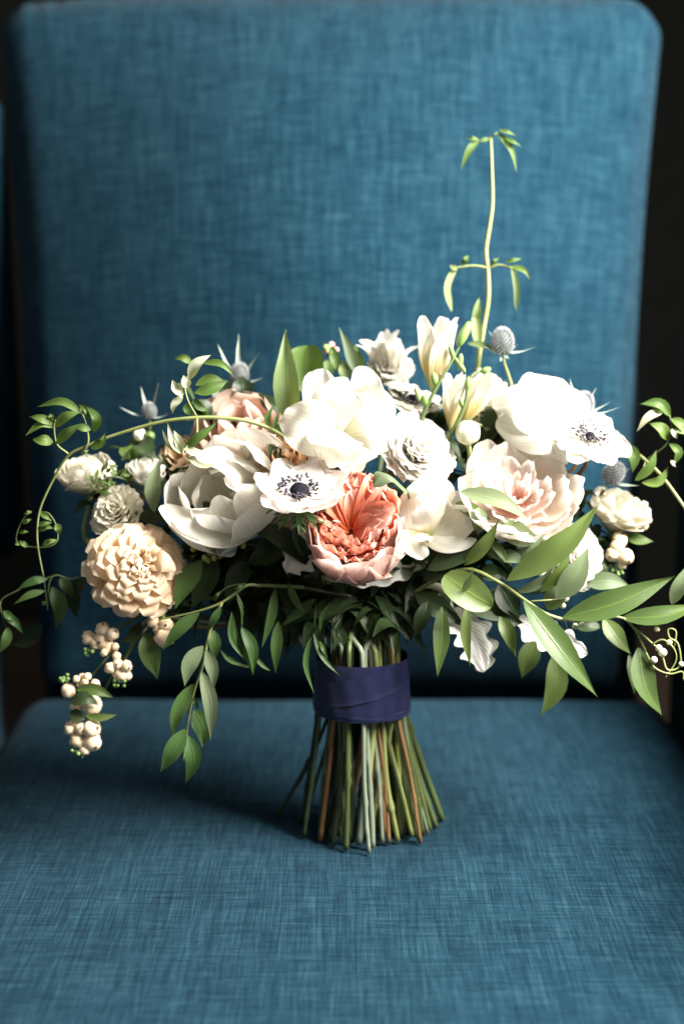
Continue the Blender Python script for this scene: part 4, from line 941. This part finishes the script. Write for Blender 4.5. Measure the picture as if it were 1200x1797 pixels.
twig(t, R1, [(1040, 1045, 95), (1090, 1040, 85), (1300, 1080, 50)], 1.2, M_STEM_G)
stem(t, P(420, 1000, 30), V(-.8, .2, .3))
c = P(262, 1150, 40)
t = sprig('leaf_sprig', 'single olive-toned crinkled leaf hanging by the ruscus, among the snowberries', 'sprig', c)
leaves(t, R4, [((690, 400, 80), (738, 618, 92), 118, (-6, 0, 8), (-.1, .3, 1), dict(mat=M_SEED and M_OLIVE, edge=.06, ruff=.04)), ((660, 350, 70), (560, 440, 80), 66, (10, 30, 6))], M_DEEP)
twig(t, R4, [(690, 400, 80), (720, 330, 70), (900, 240, 30)], 1.5, M_STEM_D); stem(t, P(*R4(900, 240), 30), V(-.8, 0, .2))

# upright leaves at the top
c = P(510, 740, 10)
t = sprig('leaf_sprig', 'tall pale green pointed leaf standing up behind the open white tulip', 'leaf', c)
leaves(t, R2, [((300, 560, 10), (272, 130, 0), 125, (-8, 30, 14), (-.3, .1, 1), dict(fold=.25, ruff=.05, prof='spear', edge=.06))], M_LIME)
leaves(t, R2, [((250, 520, -5), (140, 418, -15), 90, (0, 10, 5), (.3, .4, .8))], M_DEEP)
leaves(t, R2, [((212, 650, 60), (308, 752, 70), 34, (-14, 10, 4)), ((205, 650, 60), (236, 768, 66), 36, (-16, 0, 4)), ((195, 610, 60), (218, 478, 60), 30, (-22, 0, 4)), ((215, 620, 55), (245, 500, 52), 26, (-6, 0, 4)), ((225, 570, 40), (250, 640, 40), 44)], M_RUSC)
stem(t, P(512, 745, 10), V(0, 1, 0))
c = P(545, 720, -50)
t = sprig('leaf_sprig', 'broad folded bright green leaves at the back of the open white tulip', 'leaf', c)
leaves(t, R2, [((380, 420, -40), (370, 205, -55), 190, (-10, 0, 10), (-.1, .1, 1), dict(prof='round', fold=.35)), ((600, 330, -50), (520, 118, -60), 58, (10, 0, 6), (0, 0, 1), dict(mat=M_PALE, prof='spear')), ((520, 330, -60), (480, 190, -70), 60), ((620, 330, -70), (590, 200, -80), 70), ((560, 360, -60), (530, 270, -60), 70, (0, 0, 6), (0, .1, 1), dict(mat=M_LIME)), ((450, 380, -50), (470, 260, -60), 80)], M_JASM)
leaves(t, R2, [((640, 400, -60), (690, 290, -60), 90), ((80, 460, -40), (60, 340, -50), 110), ((0, 470, -40), (-60, 360, -50), 110)], M_DEEP)
stem(t, P(545, 700, -40), V(0, 1, 0))
c = P(848, 570, -60)
t = sprig('jasmine_vine', 'single thin vine shoot rising straight up against the chair back', 'vine', c)
twig(t, R7, [(520, 2100, -40), (560, 1700, -55), (592, 1500, -60), (624, 1300, -62), (622, 1100, -65), (608, 960, -66), (638, 760, -68), (654, 620, -70), (650, 400, -72), (642, 165, -74)], [5.0, 4.6, 4.0, 2.6], M_STEM_Y)
twig(t, R7, [(620, 1080, -64), (520, 1065, -62), (430, 1075, -60), (380, 1085, -60)], [2.6, 2], M_STEM_Y); twig(t, R7, [(620, 1085, -64), (700, 1060, -62), (790, 1080, -60)], [2.6, 1.8], M_STEM_Y)
leaves(t, R7, [((640, 170, -74), (545, 190, -70), 34, (0, 5, 3)), ((560, 180, -70), (430, 400, -66), 52, (-5, -30, 4), (0, .2, 1), dict(prof='spear')), ((560, 180, -70), (470, 165, -72), 36), ((690, 130, -74), (825, 420, -68), 56, (30, -20, 4), (0, .2, 1), dict(prof='spear')), ((700, 110, -74), (820, 150, -74), 40), ((735, 160, -72), (860, 230, -70), 40), ((642, 170, -74), (700, 120, -74), 20),
    ((440, 1060, -62), (490, 990, -62), 50), ((640, 1060, -62), (700, 1010, -62), 40), ((740, 1040, -62), (860, 1015, -60), 40), ((770, 1070, -62), (920, 1165, -58), 46, (30, -20, 3))], M_JASM)
leaves(t, R7, [((390, 1075, -60), (370, 1390, -52), 62, (-45, -10, 5), (.3, 0, 1), dict(prof='strap')), ((800, 1085, -60), (822, 1385, -54), 48, (15, 0, 4), (-.2, 0, 1), dict(prof='strap')), ((360, 1060, -60), (410, 1100, -60), 44), ((530, 1480, -55), (560, 1285, -50), 80, (0, 0, 4), (0, 0, 1), dict(cup=.9)), ((560, 1650, -50), (520, 1330, -55), 90, (0, 0, 4), (0, 0, 1), dict(cup=.7)), ((480, 1610, -30), (700, 1680, -20), 60, (0, -20, 5))], M_LIME)
stem(t, P(*R7(520, 2100), -40), V(0, 1, 0))

# grey-green leaf beside the bud at the left; sage leaf curled over the coral rose
c = P(276, 890, 60)
t = sprig('leaf_sprig', 'upright grey-green leaf between the white rose bud and the left tulip', 'leaf', c)
leaves(t, R1, [((722, 905, 90), (752, 650, 80), 86, (-18, 0, 8), (-.2, .1, 1), dict(prof='leaf'))], M_PALE); leaves(t, R1, [((630, 905, 70), (800, 935, 60), 70, (0, 8, 4)), ((700, 920, 60), (640, 960, 50), 80)], M_DEEP)
stem(t, P(272, 900, 70), V(0, 1, 0))
c = P(700, 870, 150)
t = sprig('leaf_sprig', 'curled sage green leaf lying over the top edge of the coral rose', 'leaf', c)
leaves(t, R2, [((836, 880, 175), (682, 862, 235), 128, (-20, -70, 20), (.05, .75, .6), dict(prof='round', cup=-.6, fold=0))], M_PALE)
tube(t, 'twig', [P(*R2(836, 880), 175), P(718, 880, 120), P(715, 930, 60)], 2 * PX, M_STEM_G); stem(t, P(715, 930, 60), V(0, .5, .5))
c = P(205, 850, 40)
t = sprig('green_bud_sprig', 'frilly bright green bud sprig between the cream rose and the white rose bud', 'sprig', c)
for k in range(34):
    x, y = rs.uniform(430, 620), 0; y = 790 - (x - 430) * .75 + rs.uniform(-45, 45)
    p0 = P(*R1(x, y), rs.uniform(60, 75)); d = V(rs.uniform(-1, 1), rs.uniform(-.3, 1), rs.uniform(0, 1))
    blade(t, 'leaf', [p0, p0 + d * PX * 8, p0 + d * PX * 15 + UP * PX * 3], 7 * PX, M_LIME if k % 3 else M_JASM, n=V(0, .2, 1) + .2 * RIGHT, prof='leaf', nu=3, nv=5, cup=.5)
leaves(t, R1, [((580, 800, 40), (450, 810, 50), 60), ((620, 640, 0), (560, 600, 0), 70), ((600, 650, 0), (660, 610, -10), 70), ((700, 650, -20), (600, 560, -30), 60), ((600, 760, 40), (610, 690, 40), 50)], M_JASM)
twig(t, R1, [(450, 790, 62), (520, 740, 62), (600, 760, 40), (720, 860, 10)], 1.8, M_STEM_G); stem(t, P(*R1(720, 860), 10), V(-.3, .9, 0))

# right jasmine
c = P(1095, 790, 40)
t = sprig('jasmine_vine', 'jasmine vine with curling leaf tips reaching out at the far right', 'vine', c)
twig(t, R3, [(700, 560, -20), (860, 640, 0), (940, 682, 20), (1020, 742, 40), (1100, 822, 50), (1210, 975, 60), (1300, 1120, 60)], [3.2, 2.8, 2.6], M_STEM_Y)
twig(t, R3, [(1020, 742, 40), (1070, 705, 48), (1115, 665, 55), (1142, 600, 58), (1130, 530, 58)], [2, 1.4], M_STEM_G); twig(t, R3, [(1020, 742, 40), (1000, 800, 48), (985, 835, 50)], 1.5, M_STEM_Y)
leaves(t, R3, [((1135, 535, 58), (988, 478, 60), 58, (20, -30, 6)), ((1122, 648, 58), (1032, 566, 60), 62, (18, -14, 6)), ((1130, 662, 58), (1148, 765, 60), 46, (34, -10, 5)), ((970, 836, 52), (1070, 690, 58), 52, (18, 12, 6)), ((1000, 846, 52), (1126, 768, 58), 46, (18, 34, 6)), ((915, 662, 30), (958, 800, 40), 62, (28, -8, 6)), ((1145, 592, 58), (1230, 612, 60), 50), ((1138, 545, 58), (1210, 640, 62), 52, (12, -16, 5)), ((1110, 512, 58), (1050, 490, 60), 34)], M_JASM, ruff=.03)
leaves(t, R3, [((1110, 508, 60), (976, 608, 64), 46, (-8, -22, 6)), ((1140, 740, 60), (1160, 772, 60), 26), ((1150, 590, 60), (1165, 640, 62), 40)], M_JASMP)
stem(t, P(*R3(700, 560), -20), V(.6, .4, .1))

# big olive branch on the right
c = P(790, 1010, 60)
t = sprig('olive_branch', 'large-leaved bright green branch sweeping down over the right side', 'branch', c)
twig(t, R6, [(-120, 520, 30), (0, 442, 60), (90, 396, 90), (200, 372, 110), (330, 430, 125), (450, 512, 135), (560, 582, 138), (700, 612, 130), (880, 592, 110), (960, 640, 105), (1025, 770, 100)], [4, 3.8, 3.4, 2.8, 2.2, 1.8], M_STEM_Y)
Z = 138
leaves(t, R6, [
    ((630, 598, Z), (1158, 402, Z + 10), 142, (-20, 34, 16), (.0, .45, .9)), ((370, 424, Z), (802, 66, Z + 16), 138, (40, 20, 20), (-.25, .45, .9)), ((448, 518, Z + 4), (797, 972, Z + 30), 128, (-20, -20, 18), (.2, .45, .9)),
    ((528, 478, Z), (672, 268, Z + 6), 62, (14, 14, 8), (.3, .2, 1)), ((172, 352, 130), (334, 138, 150), 70, (12, 18, 10), (-.3, .4, .9)), ((282, 226, 120), (388, 362, 132), 50, (6, -8, 5)), ((66, 545, 100), (46, 876, 122), 82, (6, 0, 8), (.0, .4, 1)),
    ((182, 540, 108), (200, 828, 122), 56, (-12, 0, 6)), ((335, 590, 120), (412, 782, 128), 66, (6, -12, 8)), ((985, 735, 100), (1097, 1058, 112), 118, (-26, 20, 10)), ((925, 210, 10), (1057, 240, 20), 66, (0, 10, 6)), ((905, 600, 105), (1290, 535, 110), 108, (0, 22, 12), (0, .5, .9)),
    ((820, 600, 60), (950, 770, 70), 92, (0, 10, 8)), ((480, 560, 120), (560, 720, 110), 60), ((130, 60, 90), (300, 140, 100), 66),
], M_OLIVE)
leaves(t, R6, [((148, 6, 150), (484, 148, 165), 104, (20, -24, 14), (.1, .5, .85)), ((602, 512, Z), (752, 268, Z + 10), 122, (10, 10, 8), (.15, .2, 1)), ((340, 140, 120), (545, 245, 130), 126, (-20, 20, 8), (.0, .4, .9)), ((430, 330, 140), (552, 198, 150), 40, (0, 14, 5)), ((240, 80, 110), (236, 215, 112), 90), ((60, 470, 60), (100, 560, 60), 60), ((735, 440, 70), (945, 446, 70), 84, (0, -16, 8)), ((1140, 535, 90), (1215, 350, 96), 70), ((330, 310, 118), (465, 330, 128), 80, (0, -4, 8), (0, .4, .9)), ((940, 770, 70), (966, 955, 74), 52, (10, 0, 4)), ((160, 480, 150), (214, 362, 162), 42, (8, 10, 4), (-.5, .2, .9)), ((420, 480, 128), (590, 360, 136), 52, (10, 20, 6)), ((560, 560, 120), (640, 420, 120), 90)], M_PALE)
leaves(t, R6, [((78, 398, 130), (304, 545, 150), 150, (-4, 6, 10), (.0, .45, .9), dict(prof='round')), ((590, 770, 10), (530, 1058, 20), 120, (38, 0, 6)), ((500, 700, -10), (440, 880, -10), 100)], M_OLIVE)
leaves(t, R6, [((0, 372, 110), (295, 288, 122), 96, (0, -22, 8)), ((245, 385, 112), (372, 392, 118), 92, (0, 0, 6)), ((296, 590, 100), (445, 622, 104), 90), ((-20, 420, 100), (150, 310, 108), 90), ((160, 500, 90), (420, 610, 100), 120), ((-60, 480, 60), (180, 640, 80), 110), ((330, 440, 96), (430, 610, 100), 110), ((560, 460, 70), (700, 480, 80), 80), ((680, 620, 60), (820, 640, 60), 90), ((0, 520, 80), (-60, 700, 90), 80), ((780, 420, 30), (830, 320, 20), 60)], M_DEEP)
for (x, y, r) in [(645, 505, 6), (632, 540, 5), (722, 630, 5), (690, 636, 5), (1072, 650, 5), (1098, 760, 7.5), (1058, 795, 6), (1080, 740, 6), (1185, 815, 5), (1130, 712, 5)]:
    ball(t, 'bud', P(*R6(x, y), 120), r * PX, M_BUDW, nu=8, nv=6); 
twig(t, R6, [(480, 520, 135), (560, 515, 138), (635, 508, 122)], 1.3, M_STEM_Y); twig(t, R6, [(640, 600, 130), (660, 650, 125), (720, 632, 120)], 1, M_STEM_Y)
twig(t, R6, [(960, 640, 105), (1030, 700, 112), (1090, 760, 118), (1120, 840, 120), (1180, 820, 120), (1170, 720, 122), (1130, 690, 122), (1125, 650, 120), (1160, 660, 120), (1155, 730, 120)], [2, 1.5, 1.3], M_STEM_Y)
twig(t, R6, [(1020, 760, 112), (1060, 830, 118), (1130, 860, 122), (1190, 850, 122), (1195, 890, 122)], [1.6, 1.2], M_STEM_Y); twig(t, R6, [(1050, 720, 115), (1100, 700, 120), (1150, 740, 124), (1160, 800, 122), (1110, 880, 120)], [1.4, 1.0], M_STEM_Y)
stem(t, P(*R6(-120, 520), 30), V(.9, .1, .3))

# dusty miller
def dusty(label, Q, b, tp, w, sag, n, lob=(4.2, .42), ruff=.05, foot=None):
    p = P(*Q(b[0], b[1]), b[2]); t = thing('dusty_miller_leaf', label, 'leaf', p, GRP_GR)
    leaves(t, Q, [(b, tp, w, sag, n)], M_DUSTM, prof='round', lobes=lob, nu=22, nv=44, ruff=ruff, rf=3.2, cup=.3, edge=.12, ef=16, fold=.1, dent=.03)
    stem(t, p, V(0, .2, .4) if False else nrm(P(*Q(*tp[:2]), tp[2]) - p), foot=foot, bend=.02)
dusty('silver felted scalloped leaf hanging under the right side, lit from above', R6, (110, 560, 60), (265, 850, 80), 215, (20, -20, 10), (.1, .25, 1), foot=3)
dusty('white felted scalloped leaf behind the long drooping bright leaf', R6, (420, 600, 50), (745, 770, 80), 190, (0, 14, 10), (-.1, .4, .9))
dusty('grey felted scalloped leaf curled under the left of the coral rose', R5, (440, -40, 70), (280, 120, 120), 190, (-20, 10, 10), (.1, .6, .8))
dusty('grey felted leaf edge under the right of the coral rose', R5, (960, 20, 20), (590, 175, 90), 100, (10, 30, 10), (0, -.1, 1))

# snowberries
def berries(label, Q, lst, z, buds, anchor, leafs=(), foot=None):
    k = Q(1, 0, True); p = P(*Q(*anchor), z - 60)
    t = thing('snowberry_sprig', label, 'berry sprig', p, 'snowberry sprigs tied in the bouquet')
    cx = np.mean([b[0] for b in lst]); cy = np.mean([b[1] for b in lst])
    rr = np.random.RandomState(int(cx * 7 + cy))
    for i, (x, y, r) in enumerate(lst):
        zz = z + rr.uniform(-8, 8) + (r * k) * .3
        cpt = P(*Q(x, y), zz)
        b = ball(t, 'berry', cpt, r * k * PX, M_BERRY, lump=.22, seed=i, nu=14, nv=10)
        d = V((x - cx) / 60 + rr.uniform(-.4, .4), -(y - cy) / 60 - .2, rr.uniform(.4, 1.1))
        v, f, u = ball_mesh(cpt + d * r * k * PX * .97, r * k * PX * .20, sz=.6, nu=6, nv=4, axis=d)
        link('berry_tip', mesh('berry_tip', v - wloc(t), f, u), M_BTIP, b)
    for (x, y, n) in buds:
        for q in range(n):
            ball(t, 'bud', P(*Q(x + rr.uniform(-26, 26), y + rr.uniform(-16, 16)), z + rr.uniform(-6, 6)), PX * rr.uniform(2.4, 4.2), M_BUD, nu=7, nv=5)
    leaves(t, Q, leafs, M_OLIVE)
    twig(t, Q, [(cx, cy, z - 6), ((cx + anchor[0]) / 2, (cy + anchor[1]) / 2 - 20, z - 25), (anchor[0], anchor[1], z - 60)], [2.0, 2.4], M_STEM_G)
    stem(t, p, V(-.8, .1, .1) if anchor[0] < 800 or Q is R4 else V(.8, .1, 0), foot=foot)
berries('cream snowberry cluster nearest below the peach rose on its left', R4, [(416, 426, 33), (480, 382, 32), (527, 406, 29), (478, 438, 40), (505, 466, 30), (448, 452, 26), (488, 494, 18), (540, 466, 18)], 85, [(412, 490, 9)], (720, 300))
berries('cream snowberry cluster second below the peach rose, beside the olive-toned leaf', R4, [(546, 510, 20), (516, 564, 27), (572, 592, 40), (592, 558, 27), (552, 548, 24), (600, 604, 20)], 85, [(562, 636, 9)], (740, 320))
berries('small tan and cream snowberry cluster with a dark leaf across it, far lower left', R4, [(358, 618, 17), (384, 606, 17), (410, 606, 19), (398, 632, 17), (372, 640, 15), (322, 672, 34), (446, 642, 24), (432, 740, 46), (356, 748, 26)], 80, [(298, 612, 12)], (700, 330),
        [((358, 668, 96), (538, 706, 92), 64, (0, -18, 6)), ((330, 730, 100), (466, 740, 98), 74, (0, -26, 8), (0, .4, 1), dict(mat=M_DEEP)), ((400, 790, 92), (552, 782, 90), 42, (0, 12, 4)), ((330, 770, 90), (410, 800, 90), 60, (0, 8, 4), (0, .2, 1), dict(mat=M_DEEP))])
berries('lowest cream snowberry cluster at the far lower left', R4, [(332, 850, 32), (362, 902, 37), (428, 850, 42), (432, 912, 43), (398, 948, 26), (380, 850, 28), (346, 818, 22)], 82, [(376, 966, 8), (345, 958, 4)], (690, 340))
berries('cream snowberry cluster directly under the peach rose beside the ruscus', R4, [(716, 350, 28), (776, 366, 35), (770, 422, 44), (742, 386, 24)], 90, [(745, 330, 3)], (800, 260))
berries('cream snowberry cluster hanging at the right below the greenish rose', R6, [(896, 232, 36), (866, 300, 37), (924, 312, 40), (886, 268, 34), (908, 350, 22)], 20, [(890, 384, 12), (880, 366, 6)], (800, 180))

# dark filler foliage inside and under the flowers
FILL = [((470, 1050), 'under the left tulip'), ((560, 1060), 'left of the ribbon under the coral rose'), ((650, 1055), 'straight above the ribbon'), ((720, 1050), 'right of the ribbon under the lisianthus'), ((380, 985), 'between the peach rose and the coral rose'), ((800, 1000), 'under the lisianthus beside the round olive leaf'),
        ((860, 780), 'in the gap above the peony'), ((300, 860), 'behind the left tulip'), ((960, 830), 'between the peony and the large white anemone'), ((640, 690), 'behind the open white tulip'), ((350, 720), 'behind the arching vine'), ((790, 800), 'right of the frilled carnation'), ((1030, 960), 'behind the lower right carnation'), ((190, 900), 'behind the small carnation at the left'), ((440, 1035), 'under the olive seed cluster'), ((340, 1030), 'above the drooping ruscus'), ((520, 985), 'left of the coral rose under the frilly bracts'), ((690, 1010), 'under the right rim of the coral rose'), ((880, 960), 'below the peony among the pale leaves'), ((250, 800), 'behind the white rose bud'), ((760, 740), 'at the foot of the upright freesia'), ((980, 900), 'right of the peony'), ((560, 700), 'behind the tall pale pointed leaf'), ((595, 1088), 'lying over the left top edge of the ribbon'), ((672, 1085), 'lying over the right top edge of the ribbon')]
ctr = P(640, 1010, -20)
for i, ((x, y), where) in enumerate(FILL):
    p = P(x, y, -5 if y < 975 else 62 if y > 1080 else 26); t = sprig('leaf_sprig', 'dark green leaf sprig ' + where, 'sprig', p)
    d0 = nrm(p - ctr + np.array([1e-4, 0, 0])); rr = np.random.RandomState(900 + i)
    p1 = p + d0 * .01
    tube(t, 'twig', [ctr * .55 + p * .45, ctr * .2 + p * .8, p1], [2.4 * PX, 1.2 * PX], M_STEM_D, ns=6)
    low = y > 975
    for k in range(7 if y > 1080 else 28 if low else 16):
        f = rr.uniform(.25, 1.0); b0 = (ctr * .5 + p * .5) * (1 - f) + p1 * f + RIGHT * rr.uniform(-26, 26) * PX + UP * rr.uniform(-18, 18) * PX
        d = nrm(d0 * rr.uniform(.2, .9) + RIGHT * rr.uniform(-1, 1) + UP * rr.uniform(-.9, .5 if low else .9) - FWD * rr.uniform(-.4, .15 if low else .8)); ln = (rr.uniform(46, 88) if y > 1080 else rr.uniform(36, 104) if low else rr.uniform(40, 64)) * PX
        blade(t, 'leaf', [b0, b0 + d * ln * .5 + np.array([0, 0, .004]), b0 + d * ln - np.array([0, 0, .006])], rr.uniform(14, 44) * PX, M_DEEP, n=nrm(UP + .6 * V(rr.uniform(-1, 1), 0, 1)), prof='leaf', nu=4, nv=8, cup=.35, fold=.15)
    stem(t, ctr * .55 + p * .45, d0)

# ------------------------------------------------------------------ ribbon
t = thing('ribbon', 'navy satin ribbon wound round the stems of the bouquet', 'ribbon', (BIND[0], BIND[1], ZB))
def wrap(name, z0, z1, r, seed, n=96, m=14, flare=.0):
    verts = []; uv = []; faces = []; rr = np.random.RandomState(seed); ph = rr.uniform(0, 6.28)
    for j in range(m + 1):
        f = j / m
        for i in range(n):
            a = 2 * math.pi * i / n
            rad = r * (1 - .06 * max(0, (z0 + (z1 - z0) * f - ZB) / (ZT - ZB)) ** 2 + .012 * math.sin(3 * a + ph) + .008 * math.sin(7 * a + 2 * ph)) + flare * (2 * f - 1) ** 2 - (.0003 if j in (0, m) else 0)
            rad += .0002 * math.sin(9 * f + 4 * a + ph) + .00035 * math.sin(21 * a + 3 * math.sin(2 * a)) * (1 - .5 * f)
            z = z0 + (z1 - z0) * f + .0012 * math.sin(a + ph)
            verts.append((BIND[0] + rad * math.cos(a), BIND[1] + rad * .95 * math.sin(a), z)); uv.append((i / n, z))
    for j in range(m):
        for i in range(n): faces.append((j * n + i, j * n + (i + 1) % n, (j + 1) * n + (i + 1) % n, (j + 1) * n + i))
    return link(name, mesh(name, np.array(verts) - wloc(t), faces, uv), M_NAVY, t)
H = ZT - ZB
wrap('ribbon_wrap', ZB + .004, ZT, RB * .995, 1, flare=.0006); wrap('ribbon_wrap', ZB, ZB + H * .13, RB * 1.008, 3, m=5)
# the ribbon's last turn climbs across the front and is tucked under at the top
vv, uu, ff = [], [], []
NA, NZ = 40, 8
for i in range(NA + 1):
    a = math.radians(-178 + 150 * i / NA); zl = ZB + H * (.10 + .50 * i / NA); zh = zl + H * .46
    zh = min(zh, ZT - .001)
    for j in range(NZ + 1):
        z = zl + (zh - zl) * j / NZ; f = (z - ZB) / H
        rad = RB * (1.012 - .06 * max(0, f) ** 2 + .012 * math.sin(3 * a + 2.62) ) + (.0004 if j in (0,) else 0) + .0003 * math.sin(14 * a + 5 * f)
        vv.append((BIND[0] + rad * math.cos(a), BIND[1] + rad * .95 * math.sin(a), z)); uu.append((a / 6.28, z))
for i in range(NA):
    for j in range(NZ): k = i * (NZ + 1) + j; ff.append((k, k + NZ + 1, k + NZ + 2, k + 1))
link('ribbon_end', mesh('ribbon_end', np.array(vv) - wloc(t), ff, uu), M_NAVY, t)
